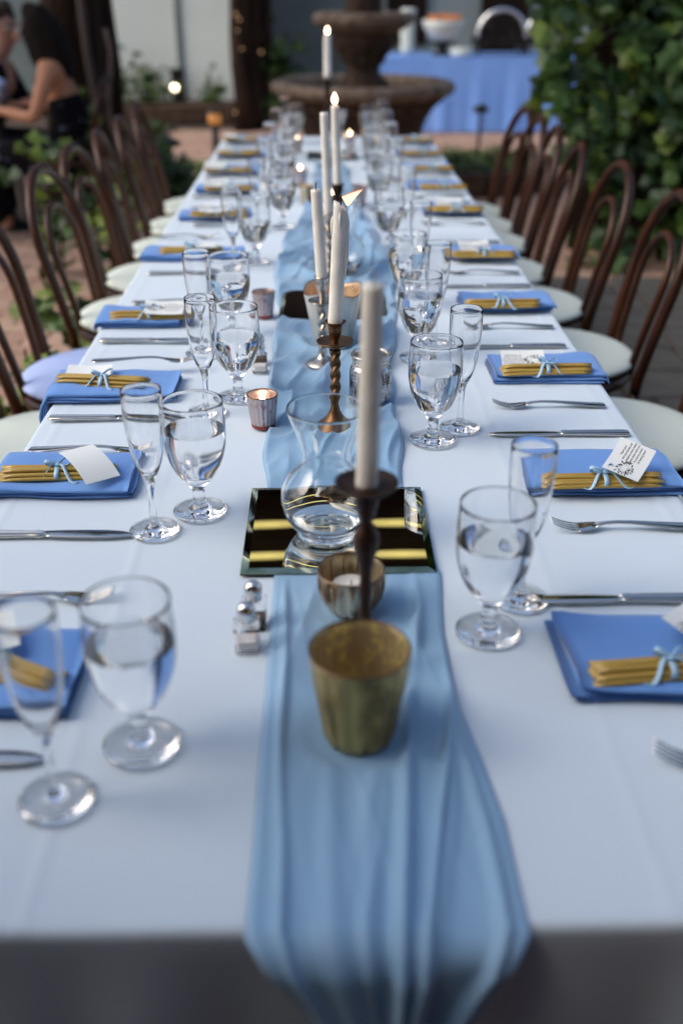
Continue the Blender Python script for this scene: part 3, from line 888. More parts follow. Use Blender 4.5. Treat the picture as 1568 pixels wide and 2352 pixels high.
def candle(p, z0, z1, r, lean, label, lit=None, wax='smooth', seed=0, group='taper candles in the holders'):
    """taper candle standing in its cup; lean=(dx,dy) over its length; lit: None, 'up', 'blown'"""
    L = z1 - z0
    t = thing('taper_candle', label, 'candle', (p.x, p.y, T + z0), 0, group, rot=(math.atan2(-lean[1], L), math.atan2(lean[0], L), 0))
    n = 40; seg = 28
    vs, fs = [], []
    for k in range(n + 1):
        a = k / n; z = L * a
        for i in range(seg):
            th = 2 * PI * i / seg
            rr = r * (1.04 - .10 * a) + .0003 * noise.noise(Vector((math.cos(th) * 2, math.sin(th) * 2, z * 40 + seed)))
            zz = z
            if wax == 'melted' and a > .93: zz += (a - .93) / .07 * (.006 * math.cos(th - PI * .95) - .002)
            vs.append((rr * math.cos(th), rr * math.sin(th), zz))
    for k in range(n):
        for i in range(seg):
            j = (i + 1) % seg
            fs.append((k * seg + i, k * seg + j, (k + 1) * seg + j, (k + 1) * seg + i))
    c = len(vs); vs.append((0, 0, L - .002)); o_ = n * seg
    for i in range(seg): fs.append((o_ + i, o_ + (i + 1) % seg, c))
    fs.append(tuple(range(seg - 1, -1, -1)))
    part('wax_body', MB().add(vs, fs).mesh('wax_body', M_wax), t)
    wl = .012
    part('wick', MB().add(*tube([(0, 0, L - .004), (.0003, 0, L + wl * .6), (.0006, 0, L + wl)], .0009, 8)).mesh('wick', M_wick), t)
    if lit == 'up':
        pr = [(0, 0), (.0036, .002), (.0056, .006), (.0058, .010), (.0046, .015), (.0024, .020), (0, .025)]
        fl = part('flame', MB().add(*lathe([(a * 1.05, b) for a, b in pr], 16)).mesh('flame', M_flamec), t, loc=(0, 0, L + .004))
    if lit == 'blown':
        vs, fs = [], []
        N = 16; sg = 14
        for k in range(N + 1):
            a = k / N
            x = .0015 + .029 * a
            ztop = .0135 + .0105 * a ** 1.1 + .001 * math.sin(a * PI)
            zbot = table_lerp([(0, .0110), (.12, .0055), (.24, .0005), (.32, -.001), (1, .0240)], a) + .001
            if zbot > ztop - .0003: zbot = ztop - .0003
            wd = .0042 * math.sin(PI * min(1, .12 + a * .88)) ** .8 + .0002
            for i in range(sg):
                th = 2 * PI * i / sg
                vs.append((x, wd * math.cos(th), (ztop + zbot) / 2 + (ztop - zbot) / 2 * math.sin(th)))
        for k in range(N):
            for i in range(sg):
                j = (i + 1) % sg
                fs.append((k * sg + i, (k + 1) * sg + i, (k + 1) * sg + j, k * sg + j))
        fs.append(tuple(range(sg))); fs.append(tuple(N * sg + i for i in range(sg - 1, -1, -1)))
        part('flame', MB().add(vs, fs).mesh('flame', M_flameb), t, loc=(0, 0, L - .003))
        part('flame_edge', MB().add(*tube([(.002 + .029 * k / 12, 0, .0140 + .0110 * (k / 12) ** 1.1 + .001 * math.sin(k / 12 * PI)) for k in range(13)], [.0007] * 12 + [.0002], 6)).mesh('flame_edge', M_flamee), t, loc=(0, 0, L - .003))
    if wax == 'melted':
        def drip(an, z_a, z_b, w0, bulge, off=0):
            pts, rd = [], []
            for k in range(10):
                a = k / 9
                pts.append((math.cos(an) * (r * .97 + off * a), math.sin(an) * (r * .97 + off * a), lerp(z_a, z_b, a)))
                rd.append(w0 * (.65 + .5 * math.sin(a * 3 + bulge) ** 2) * (1 - .8 * max(0, a - .85) / .15) * min(1, .3 + a * 4))
            return tube(pts, rd, 10)
        for an, za, zb, w0, b_, of in ((R(178), L - .018, L - .045, .0026, .3, .0006), (R(8), L - .012, L - .085, .0030, 1., .0035), (R(-18), L - .02, L - .100, .0028, 2., .0015),
                                    (R(20), L - .03, L - .112, .0024, .6, .0030), (R(-90), L - .01, L - .03, .0018, .4, 0)):
            part('wax_drip', MB().add(*drip(an, za, zb, w0, b_, of)).mesh('wax_drip', M_wax), t)
    return t
RZ = T + .004
# 1: foreground dark turned candlestick with an unlit candle
p1 = Vector((.0235, .834, T)); d_ = ray(842, 1120)
p1.x = PY(842, 1110, .834).x
p1 = flat_at(p1, .045)
t = thing('candlestick', 'dark brown turned metal candlestick in the foreground behind the gold cup', 'candlestick', (p1.x, p1.y, RZ), 0, 'candlesticks along the runner')
part('base', MB().add(*lathe([(0, 0), (.036, 0), (.038, .003), (.034, .007), (.020, .011), (.011, .016), (.008, .024)], 32)).mesh('base', M_iron), t)
part('stem', MB().add(*lathe([(.008, .024), (.0065, .04), (.0062, .055), (.0068, .070), (.0056, .080), (.0058, .090), (.0074, .097), (.0058, .104), (.0056, .112), (.0072, .124), (.0102, .137), (.0128, .150), (.0126, .157), (.0088, .165), (.0066, .170),
                                (.0062, .176), (.0090, .180), (.0086, .184), (.0108, .190), (.0114, .198), (.0112, .205), (.0120, .2062)], 32)).mesh('stem', M_iron), t)
part('drip_plate', MB().add(*lathe([(.0, .205), (.0115, .205), (.026, .209), (.0300, .2125), (.0305, .2145), (.028, .2125), (.0135, .2085), (.0125, .2090), (0, .209)], 36)).mesh('drip_plate', M_iron), t)
candle(p1, .2135, .404, .0103, (.0035, .004), 'pale unlit taper nearest the camera, blurred', None, seed=1)
# 2: sharp bronze barley twist holder with the blown flame
p2 = P(770, 985); p2 = flat_at(p2, .035)
t = thing('candlestick', 'sharp bronze twisted candlestick standing behind the glass vase', 'candlestick', (p2.x, p2.y, RZ), 0, 'candlesticks along the runner')
part('base', MB().add(*lathe([(0, 0), (.030, 0), (.0315, .002), (.030, .004), (.0215, .010), (.013, .019), (.0085, .029), (.0068, .038), (.0062, .043), (.0075, .046), (.0062, .049)], 36)).mesh('base', M_bronze), t)
part('twisted_stem', twist(.049, .128, .0092, 2.1, M_bronze), t)
part('drip_plate', MB().add(*lathe([(.0048, .126), (.0060, .133), (.0055, .136), (.016, .1365), (.0270, .1395), (.0285, .1425), (.0268, .1415), (.015, .1385), (.0055, .1385)], 40)).mesh('drip_plate', M_bronze), t)
part('candle_cup', MB().add(*lathe([(.0055, .138), (.0052, .143), (.0070, .148), (.0098, .154), (.0110, .162), (.0120, .168), (.0160, .1720), (.0168, .1730), (.0155, .1735), (.0118, .1700), (.0112, .166), (0, .166)], 36)).mesh('candle_cup', M_bronze), t)
candle(p2, .170, .350, .0108, (.0085, 0), 'dripping lit taper with its flame blown sideways', 'blown', 'melted', 2)
# 3: silver twist holder, unlit taper leaning left
p3 = P(741, 842); p3 = flat_at(p3, .03)
t = thing('candlestick', 'tarnished silver twisted candlestick just left of the frosted cup', 'candlestick', (p3.x, p3.y, RZ), 0, 'candlesticks along the runner')
part('base', MB().add(*lathe([(0, 0), (.031, 0), (.033, .002), (.029, .006), (.020, .011), (.014, .013), (.0085, .018), (.0070, .028), (.0075, .034), (.0060, .038)], 36)).mesh('base', M_silver), t)
part('twisted_stem', twist(.038, .112, .0085, 1.8, M_silver, amp=.6), t)
part('drip_plate', MB().add(*lathe([(.0045, .110), (.0055, .114), (.021, .117), (.0245, .1195), (.0255, .1215), (.021, .1195), (.0055, .1165)], 36)).mesh('drip_plate', M_silver), t)
part('candle_cup', MB().add(*lathe([(.0052, .116), (.0050, .128), (.0075, .138), (.0115, .146), (.0125, .155), (.0120, .160), (.0140, .162), (.0138, .165), (.0112, .1655), (.0108, .160), (0, .160)], 36)).mesh('candle_cup', M_silver), t)
candle(p3, .162, .318, .0098, (-.009, .0), 'unlit taper with black wick leaning slightly left', None, seed=3)
# 4,5,6: farther holders
def far_holder(p, h, m, label, plate=True):
    p = flat_at(p, .035)
    t = thing('candlestick', label, 'candlestick', (p.x, p.y, RZ), 0, 'candlesticks along the runner')
    part('base', MB().add(*lathe([(0, 0), (.036, 0), (.037, .003), (.026, .009), (.012, .018), (.007, .030)], 28)).mesh('base', m), t)
    part('twisted_stem', twist(.030, h - .040, .0095, 2.3, m, 50, 16), t)
    part('drip_plate', MB().add(*lathe([(.006, h - .042), (.022, h - .040), (.030, h - .036), (.022, h - .037), (.006, h - .038)], 28)).mesh('drip_plate', m), t)
    part('candle_cup', MB().add(*lathe([(.006, h - .038), (.007, h - .03), (.013, h - .018), (.0135, h - .004), (.017, h), (.012, h), (.011, h - .006), (0, h - .006)], 28)).mesh('candle_cup', m), t)
p4 = Vector((PY(775, 424, 2.48).x, 2.48, T))
far_holder(p4, .200, M_iron, 'dark candlestick behind the blown flame, holding a lit taper')
candle(p4, .195, .378, .0098, (-.006, 0), 'lit taper right of its pair, flame against the fountain', 'up', seed=4)
p5 = Vector((PY(754, 490, 2.28).x, 2.28, T))
far_holder(p5, .172, M_silver, 'slim silver candlestick beside the dark one, behind the flame')
candle(p5, .168, .385, .0095, (-.008, 0), 'unlit taper left of its pair, in front of the fountain', None, seed=5)
p6 = Vector((PY(752, 178, 4.0).x, 4.0, T))
far_holder(p6, .322, M_iron, 'tall dark candlestick at the far end of the table')
candle(p6, .318, .462, .0135, (0, 0), 'highest lit taper, its flame against the dark upper fountain tier', 'up', seed=6)

# --- votives
def ribbed(n, amp):
    return lambda a, k: 1 + amp * abs(math.sin(a * n / 2)) - amp * .7
def votive(p, H, rt, rb, mo, mi, label, lit=True, ribs=22, amp=.045, base=None, wax=.7, prof=None, seg=88, cat='candle holder', wavy=0, wr=None):
    p = flat_at(p, rb * 1.1)
    t = thing('votive_holder', label, cat, (p.x, p.y, RZ), 0, 'small glass candle cups')
    prof = prof or [(0, 0), (rb * .85, 0), (rb * .97, .001), (rb, .004), (lerp(rb, rt, .25), H * .27), (lerp(rb, rt, .5), H * .5), (lerp(rb, rt, .75), H * .75), (lerp(rb, rt, .95), H * .95), (rt, H)]
    th = .0018
    n = len(prof)
    rf0 = ribbed(ribs, amp)
    rf = lambda a, k: 1 if (k < 2 or k >= n - 1) else rf0(a, k)
    v, f = lathe(prof, seg, rf=rf)
    def wav(vs):
        if not wavy: return vs
        return [(x, y, z + (wavy * math.sin(3 * math.atan2(y, x) + .6) * sm(H * .6, H, z))) for x, y, z in vs]
    part('glass_wall', MB().add(wav(v), f).mesh('glass_wall', mo), t)
    ip = [(rt, H), (rt - th * .5, H + th * .4), (rt - th, H)] + [(max(r_ - th, 0), max(z, .004)) for r_, z in prof[::-1][1:]]
    v, f = lathe(ip, seg)
    part('inner_wall', MB().add(wav(v), f).mesh('inner_wall', mi), t)
    part('rim', MB().add(*tube(wav([((rt - .0009) * math.cos(2 * PI * k / 48), (rt - .0009) * math.sin(2 * PI * k / 48), H + .0005) for k in range(48)]), .0011, 6, True)).mesh('rim', M_rim), t)
    if base:
        v, f = lathe([(rb * .8, -.0005), (rb * 1.0, .0005), (rb * 1.045, .003), (rb * 1.05, .0055)], 40)
        part('tinted_foot', MB().add(v, f).mesh('tinted_foot', base), t)
    if wax:
        rw = wr or lerp(rb, rt, wax) - th * 1.6
        cnd = MB().add(*lathe([(0, .004), (rw * .9, .004), (rw, H * wax - .002), (rw * .97, H * wax), (rw * .5, H * wax - .0012), (0, H * wax - .0005)], 40)).mesh('wax', M_wax)
        c = thing('tea_candle', label.split(',')[0][:60] + ', its wax inside', 'candle', (p.x, p.y, RZ + .0003), 0, 'small candles inside glass cups')
        c['label'] = 'small ' + ('lit ' if lit else 'unlit ') + 'wax candle inside the ' + label
        if len(c['label'].split()) > 16: c['label'] = ' '.join(c['label'].split()[:16])
        part('wax', cnd, c)
        part('wick', MB().add(*tube([(0, 0, H * wax - .002), (.0004, 0, H * wax + .006)], .0007, 6)).mesh('wick', M_wick), c)
        if lit:
            part('flame', MB().add(*lathe([(0, 0), (.0022, .001), (.0042, .004), (.0042, .008), (.0024, .013), (0, .018)], 12)).mesh('flame', M_flamec), c, loc=(0, 0, H * wax + .003))
    return t
# gold foreground cup
pg = P(824, 1693)
GH = .098
votive(pg, GH, .0465, .0335, M_goldmerc, M_goldin, 'large olive gold mercury glass cup, nearest the camera', False, 14, .075, None, 0, seg=96,
       prof=[(0, 0), (.026, 0), (.0318, .0015), (.0335, .006), (.0355, .020), (.0390, .045), (.0425, .068), (.0448, .088), (.0465, .098)])
# rounded mercury cup with white wax
ps = P(806, 1405)
votive(ps, .052, .0375, .026, M_silvmerc, mercury('amber_mercury_inside', (.52, .44, .30), (.30, .22, .12), 90, .5, .7, .3, .7), 'rounded mottled silver cup behind the gold cup', False, 14, .09, None, .62, seg=98, wr=.0225,
       prof=[(0, 0), (.018, 0), (.023, .0015), (.029, .009), (.0345, .020), (.0372, .032), (.0378, .044), (.0375, .052)])
# lit pink votives
votive(P(605, 983), .053, .0248, .0185, M_pinkmerc, M_pinkmerc, 'sharp pink ribbed glass votive left of the vase', True, 18, .085, M_pinkbase, .72)
votive(P(607, 731), .053, .0245, .0185, M_pinkmerc, M_pinkmerc, 'pink ribbed votive left of the far square mirror', False, 18, .085, M_pinkbase, .75)
votive(P(690, 428), .055, .025, .019, M_pinkmerc, M_pinkmerc, 'pale pink lit votive beyond the unlit leaning taper', True, 18, .085, M_pinkbase, .85)
votive(P(682, 352), .055, .025, .019, M_pinkmerc, M_pinkmerc, 'pink lit votive left of the third dark mirror', True, 18, .085, M_pinkbase, .9)
votive(P(803, 342), .055, .025, .019, M_pinkmerc, M_pinkmerc, 'pink lit votive right of the far tapers', True, 18, .085, M_pinkbase, .9)
votive(P(826, 470), .055, .024, .018, M_pinkmerc, M_pinkmerc, 'pink votive right of the blown flame tip', False, 18, .085, M_pinkbase, .8)
votive(P(705, 470), .055, .024, .018, M_silvmerc, M_silvmerc, 'mottled votive left of the unlit leaning taper', True, 18, .085, M_pinkbase, .5)
votive(P(762, 492), .060, .027, .020, M_silvmerc, M_silvmerc, 'amber glowing votive between the two far tapers', True, 16, .05, None, .8)
votive(P(768, 312), .060, .027, .020, M_silvmerc, M_silvmerc, 'lit mottled votive at the far end of the runner', True, 16, .05, None, .85)
# tall wavy frosted cup with a flame inside
pt = P(765, 798)
votive(pt, .112, .056, .036, M_tulip, M_tulipin, 'tall frosted mercury cup with a wavy gilded rim', True, 18, .04, None, .62, wavy=.006, seg=90, wr=.022)
part_rim = None
# quilted silver jar with threaded neck
pj = flat_at(P(850, 922), .04)
t = thing('mercury_jar', 'quilted silver mercury glass jar with threaded neck', 'jar', (pj.x, pj.y, RZ))
def quilt():
    seg, n = 96, 40
    vs, fs = [], []
    prof = [(.028, 0), (.0335, .002), (.0350, .006), (.0354, .014), (.0354, .050), (.0345, .057), (.0315, .062)]
    tab = [(z, r_) for r_, z in prof]
    for k in range(n + 1):
        z = .062 * k / n
        for i in range(seg):
            a = 2 * PI * i / seg
            q = table_lerp(tab, z)
            m = sm(.006, .012, z) * (1 - sm(.050, .057, z))
            q += m * .0011 * (math.sin(a * 15 + z * 620) * math.sin(a * 15 - z * 620))
            vs.append((q * math.cos(a), q * math.sin(a), z))
    for k in range(n):
        for i in range(seg):
            j = (i + 1) % seg
            fs.append((k * seg + i, k * seg + j, (k + 1) * seg + j, (k + 1) * seg + i))
    fs.append(tuple(range(seg - 1, -1, -1)))
    return MB().add(vs, fs).mesh('jar_body', M_jar)
part('jar_body', quilt(), t)
M_neck = mercury('jar_neck_glass', (.55, .54, .52), (.25, .22, .19), 60, .5, .7, .15, .8)
part('threaded_neck', MB().add(*lathe([(.0315, .062), (.0295, .064), (.0305, .0655), (.0310, .067), (.0300, .0685), (.0300, .070), (.0312, .0715), (.0305, .0735), (.0300, .075), (.0330, .0770), (.0345, .0795), (.0335, .0820),
                                        (.0305, .0830), (.0285, .0815), (.0275, .075), (.0285, .060), (.030, .012), (0, .010)], 64)).mesh('threaded_neck', M_neck), t)

# --- square mirrors
def mirror(cx, cy, w, d, label, z=T + .0026):
    t = thing('square_mirror', label, 'mirror', (cx, cy, z), 0, 'square mirrors along the runner')
    b = .0095; h = .005
    part('backing', MB().add(*box(-w / 2, w / 2, -d / 2, d / 2, 0, .0022)).mesh('backing', M_black, False), t)
    v = [(-w / 2 + b, -d / 2 + b, h), (w / 2 - b, -d / 2 + b, h), (w / 2 - b, d / 2 - b, h), (-w / 2 + b, d / 2 - b, h)]
    part('mirror_glass', MB().add(v, [(0, 1, 2, 3)]).mesh('mirror_glass', M_mirror, False), t)
    o_ = [(-w / 2, -d / 2), (w / 2, -d / 2), (w / 2, d / 2), (-w / 2, d / 2)]
    for k in range(4):
        a, c = o_[k], o_[(k + 1) % 4]; A, C = v[k], v[(k + 1) % 4]
        part('bevelled_edge', MB().add([(a[0], a[1], .0032), (c[0], c[1], .0032), C, A, (a[0], a[1], .0022), (c[0], c[1], .0022)], [(0, 1, 2, 3), (4, 5, 1, 0)]).mesh('bevelled_edge', M_mirrored, False), t)
    flats.append((cx, cy, max(w, d) * .5))
    return t
ma, mb_ = P(773, 1128), P(773, 1325)
mw = (P(998, 1320).x - P(548, 1325).x)
mirror((P(998, 1320).x + P(548, 1325).x) / 2 + .002, (ma.y + mb_.y) / 2, mw, ma.y - mb_.y, 'large square mirror with cut glass edges under the clear vase')
mc, md = P(762, 671), P(762, 738)
mirror(P(764, 700).x, (mc.y + md.y) / 2, P(887, 738).x - P(636, 738).x, mc.y - md.y, 'dark square mirror behind the frosted cup')
mirror(P(762, 360).x, P(730, 360).y, .20, .20, 'small dark mirror glimpsed at the far end of the runner')
# --- vases
v_out = [(0, .0), (.036, 0), (.0385, .0015), (.0385, .004), (.0400, .008), (.0478, .018), (.0550, .032), (.0582, .047), (.0565, .063), (.0490, .078), (.0380, .089), (.0310, .097), (.0290, .105), (.0300, .115),
         (.0345, .130), (.0405, .146), (.0455, .160), (.0478, .168), (.0484, .1700)]
v_in = [(.0480, .1712), (.0472, .1712), (.0466, .1695), (.0443, .160), (.0390, .146), (.0330, .130), (.0285, .115), (.0275, .105), (.0296, .097), (.0366, .0885), (.0474, .077), (.0549, .0625), (.0566, .047), (.0534, .033),
        (.0462, .020), (.036, .012), (.018, .0085), (0, .0075)]
def vase(p, label, z):
    t = thing('glass_vase', label, 'vase', (p.x, p.y, z), 0, 'clear bulb shaped vases on the mirrors')
    k = 4
    part('vase_foot', MB().add(*lathe(v_out[:k + 1], 56)).mesh('vase_foot', M_vase), t)
    part('vase_body', MB().add(*lathe(v_out[k:] + v_in, 56)).mesh('vase_body', M_vase), t)
pv = P(751, 1221, T + .008)
vase(pv, 'clear bulb vase with flared neck on the near mirror', T + .0082)
pv2 = P(785, 655)
vase(Vector((pv2.x, 2.42, T)), 'blurred clear vase behind the tapers and far mirror', T + .006)
flats.append((pv2.x, 2.42, .045))
pv3 = P(780, 340)
vase(Vector((pv3.x - .02, 4.25, T)), 'farthest clear vase on the small dark mirror', T + .0082)
# --- salt and pepper
def shaker(p, fill, label, rz):
    t = thing('glass_shaker', label, 'shaker', (p.x, p.y, T + .0022), rz, 'square salt and pepper shakers')
    w = .0135
    v, f = bbox_bev(-w, w, -w, w, 0, .034, .0025)
    part('glass_body', MB().add(v, f).mesh('glass_body', mat('thin_shaker_glass', (.97, .97, .97), .02, trans=1., ior=1.17), False), t)
    v, f = bbox_bev(-w + .0030, w - .0030, -w + .0030, w - .0030, .004, .0145, .001)
    part('contents', MB().add(v, f).mesh('contents', fill, False), t)
    part('metal_cap', MB().add(*lathe([(.0085, .0335), (.0095, .035), (.0088, .038), (.0098, .042), (.0102, .046), (.0092, .051), (.0062, .0550), (.003, .0565), (0, .057)], 28)).mesh('metal_cap', M_chrome), t)
shaker(P(569, 1490), M_salt, 'near salt shaker, square glass with domed chrome cap', .06)
shaker(P(585, 1438), M_pepper, 'pepper shaker touching the back of the near salt shaker', -.05)
shaker(P(598, 856), M_salt, 'salt shaker between goblet and runner, beyond the pink votive', .03)
shaker(P(597, 836), M_pepper, 'pepper shaker behind the far salt shaker', .0)

# --- runner mesh, laid over the cloth once all footprints are known
def runner_mesh():
    NX, NY = 110, 420
    def fn(a, b):
        y = lerp(.505, 4.1, b ** 1.25)
        xl, xr = table_lerp(edgeL, y), table_lerp(edgeR, y)
        if y > 1.25:
            xl += .012 * noise.noise(Vector((y * 7, 1, 0))); xr += .014 * noise.noise(Vector((y * 6, 8, 0)))
        x = lerp(xl, xr, a)
        e = sm(0, .03, min(a, 1 - a))
        return (x, y, T + .0024 + runner_z(x, y) * e)
    v, f = grid(NX, NY, fn)
    mb = MB().add(v, f)
    # the part hanging over the table end, gathered towards its middle
    prev = list(range(NX + 1))
    K = 26
    for k in range(1, K + 1):
        s_ = k / K; dz = .42 * s_ ** 1.3
        ids = []
        for i in range(NX + 1):
            a = i / NX
            x0, y0, z0 = v[i]
            bump = z0 - T - .0024
            cx = lerp(.055, .045, s_)
            g_ = 1 - .52 * sm(0, 1, min(1, dz / .22))
            g_ = max(.36, 1 - .82 * min(1, dz / .15) ** .8)
            x = cx + (x0 - .045) * g_ - (cx - .045)
            arc = min(dz, .010)
            fold = .008 * min(1, dz / .08) * (math.sin(a * 17 + .6) + .5 * math.sin(a * 29 + 1)) * .5
            y = y0 - .012 * min(1, dz / .012) - bump * min(1, dz / .01) - .004 + fold - .010 * min(1, dz / .1)
            z = T + .0024 + bump * (1 - min(1, dz / .012)) - max(0, dz - .002)
            ids.append(len(mb.v)); mb.v.append((x, y, z))
        for i in range(NX):
            mb.f.append((prev[i], ids[i], ids[i + 1], prev[i + 1])); mb.mi.append(0)
        prev = ids
    return mb.mesh('table_runner', M_runner)
o = single('table_runner', runner_mesh(), 'pale blue chiffon runner gathered down the middle of the table', 'table runner')
so = o.modifiers.new('thickness', 'SOLIDIFY'); so.thickness = .0006; so.offset = 1

# ================================================================== CHAIRS
def chair_meshes():
    out = {}
    H = .44; hz = .90
    def hoop(wb, wt, top, z0, n=34, xo=0):
        pts = []
        for k in range(n + 1):
            a = k / n
            if a < .3: q = a / .3; yy = -lerp(wb, wt, q); z = lerp(z0, top - wt, q)
            elif a > .7: q = (1 - a) / .3; yy = lerp(wb, wt, q); z = lerp(z0, top - wt, q)
            else:
                q = (a - .3) / .4 * PI; yy = -wt * math.cos(q); z = top - wt + wt * math.sin(q)
            x = -.185 - .10 * (max(0, z - H) / (hz - H)) ** 1.2 + xo
            pts.append((x, yy, z))
        return pts
    out['back_hoop'] = MB().add(*tube(hoop(.165, .195, .90, H - .02), .0145, 10)).mesh('back_hoop', M_wood)
    out['inner_hoop'] = MB().add(*tube(hoop(.085, .115, .80, H - .01, xo=.002), .0105, 10)).mesh('inner_hoop', M_wood)
    rim = [(.215 * math.cos(a) * (1.0 if math.cos(a) > 0 else .9), .205 * math.sin(a), H) for a in [2 * PI * k / 40 for k in range(40)]]
    mb = MB(); mb.add(*tube(rim, .017, 8, True))
    out['seat_frame'] = mb.mesh('seat_frame', M_wood)
    mb = MB(); v, f = lathe([(0, H - .012), (.20, H - .012), (.205, H), (0, H + .004)], 36); mb.add(v, f)
    out['seat'] = mb.mesh('seat', M_wood)
    def cush(m):
        pr = [(0, H + .010)] + [(.207 * math.cos(q) ** .45, H + .034 + (.026 if q > 0 else .022) * math.copysign(abs(math.sin(q)) ** 1.0, q)) for q in [R(-80 + 10 * k) for k in range(17)]] + [(.05, H + .0615), (0, H + .062)]
        v, f = lathe(pr, 48)
        v = [(x * 1.02, y, z) for x, y, z in v]
        return MB().add(v, f).mesh('cushion', m)
    out['cushion'] = cush(M_cush); out['cushion_blue_shade'] = cush(M_cushshade)
    def leg(sx, sy):
        if sx > 0: pts = [(.155, sy * .145, H), (.17, sy * .155, .25), (.19, sy * .172, .0)]
        else: pts = [(-.185, sy * .165, H - .015), (-.19, sy * .168, .25), (-.225, sy * .180, .0)]
        return MB().add(*tube(pts, [.0145, .013, .011], 8)).mesh('leg', M_wood)
    out['legs'] = [leg(sx, sy) for sx in (1, -1) for sy in (-1, 1)]
    ring = [(.165 * math.cos(a), .155 * math.sin(a), .26) for a in [2 * PI * k / 32 for k in range(32)]]
    out['leg_ring'] = MB().add(*tube(ring, .008, 6, True)).mesh('leg_ring', M_wood)
    return out
CH_ = chair_meshes()
def chair(x, y, rz, label, blue=False, grp='bentwood chairs drawn up to the long table', cush=True):
    t = thing('bentwood_chair', label, 'chair', (x, y, 0), rz, grp)
    for n_ in ('back_hoop', 'inner_hoop', 'seat_frame', 'seat'): part(n_, CH_[n_], t)
    if cush: part('cushion', CH_['cushion_blue_shade' if blue else 'cushion'], t)
    for m_ in CH_['legs']: part('leg', m_, t)
    part('leg_ring', CH_['leg_ring'], t)
    return t
rch = [1.18, 1.62, 2.08, 2.62, 3.10, 3.52, 3.95, 4.25, 4.56]
rx = [.66, .66, .655, .635, .610, .575, .585, .585, .585]
for i, y in enumerate(rch):
    chair(rx[i], y + rnd.uniform(-.01, .01), PI + rnd.uniform(-.16, .16),
          'chair at the right edge, only its cushion corner in frame' if i == 0 else f'ivory cushioned bentwood chair, {ORD[i]} from the camera on the right side')
lch = [1.60, 2.02, 2.48, 3.02, 3.46, 3.88, 4.28, 4.70]
lx = [-.60, -.60, -.59, -.545, -.55, -.54, -.545, -.55]
for i, y in enumerate(lch):
    chair(lx[i] + rnd.uniform(-.012, .012), y, rnd.uniform(-.16, .16), 'bentwood chair with bluish shade painted on its cushion, left side' if i == 2 else f'ivory cushioned bentwood chair, {ORD[i]} from the camera on the left side', i == 2)

# ================================================================== FOUNTAIN
YF = 7.5
fx = PY(833, 200, YF).x
t = thing('stone_fountain', 'tiered brown stone fountain at the end of the table', 'fountain', (fx, YF, .0))
t.scale = (1, 1, 1.035)
flu = lambda n, a_: (lambda a, k: 1 + a_ * math.cos(a * n))
part('plinth', MB().add(*lathe([(.60, 0), (.60, .10), (.54, .14), (.44, .17), (.36, .22), (.34, .30), (.38, .33)], 64)).mesh('plinth', M_stone), t)
part('basin', MB().add(*lathe([(.38, .33), (.40, .37), (.415, .44), (.445, .52), (.50, .60), (.575, .66)], 96, rf=flu(20, .02))).mesh('basin', M_stone), t)
part('basin_rim', MB().add(*lathe([(.56, .655), (.612, .680), (.635, .705), (.630, .738), (.60, .755), (.55, .755), (.53, .72), (.50, .60)], 120, rf=lambda a, k: 1 + (.012 * abs(math.sin(a * 24)) if k in (1, 2, 3) else 0))).mesh('basin_rim', M_stonel), t)
part('basin_water', MB().add(*lathe([(0, .70), (.54, .70)], 48)).mesh('basin_water', mat('dark_pool', (.02, .025, .012), .05)), t)
part('column', MB().add(*lathe([(.19, .66), (.19, .73), (.15, .76), (.112, .80), (.112, .845), (.15, .87), (.145, .89), (.18, .93), (.205, .98), (.21, 1.01), (.195, 1.035), (.22, 1.06)], 60, rf=flu(12, .04))).mesh('column', M_stone), t)
part('upper_bowl', MB().add(*lathe([(.20, 1.04), (.28, 1.065), (.30, 1.09)], 60)).mesh('upper_bowl', M_stonel), t)
part('upper_rim', MB().add(*lathe([(.20, 1.07), (.31, 1.085), (.340, 1.11), (.335, 1.15), (.31, 1.165), (.27, 1.14), (0, 1.13)], 80, rf=flu(26, .01))).mesh('upper_rim', M_stonel), t)
part('finial', MB().add(*lathe([(.13, 1.1), (.12, 1.24), (.09, 1.38), (.15, 1.5), (.19, 1.56), (.19, 1.60), (0, 1.6), ], 40, rf=flu(10, .04))).mesh('finial', M_stone), t)

# ================================================================== BUFFET
YT = 11.0
bx0, bx1 = PY(868, 134, YT).x, PY(1262, 134, YT).x + .35
t = thing('buffet_tablecloth', 'floor length periwinkle blue cloth on the buffet table', 'tablecloth', (0, 0, 0))
def bcl(a, b):
    x = lerp(bx0, bx1, a)
    z = lerp(.015, .70, b)
    w = .014 * (1 - b) * (math.sin(a * 34) + .5 * math.sin(a * 71 + 1))
    return (x, YT - .02 - .04 * (1 - b) + w, z)
v, f = grid(80, 8, bcl)
part('front_drop', MB().add(v, f).mesh('front_drop', M_bluecloth), t)
part('cloth_top', MB().add(*box(bx0, bx1, YT - .02, YT + .75, .695, .72)).mesh('cloth_top', M_bluecloth, False), t)
v, f = grid(20, 6, lambda a, b: (bx0 - .03 * (1 - b) - .01 * math.sin(a * 20), lerp(YT - .02, YT + .75, a), lerp(.015, .70, b)))
part('side_drop', MB().add(v, f).mesh('side_drop', M_bluecloth), t)
t = thing('buffet_table', 'plain table hidden beneath the periwinkle cloth', 'table', ((bx0 + bx1) / 2, YT + .37, 0))
part('tabletop', MB().add(*box(-.8, .8, -.33, .33, .66, .69)).mesh('tabletop', M_timber, False), t)
for sx in (-1, 1):
    for sy in (-1, 1): part('leg', MB().add(*box(sx * .7 - .02, sx * .7 + .02, sy * .28 - .02, sy * .28 + .02, 0, .66)).mesh('leg', M_timber, False), t)
ZB = .722
YO = YT + .22
def bxp(u): return PY(u, 120, YO).x
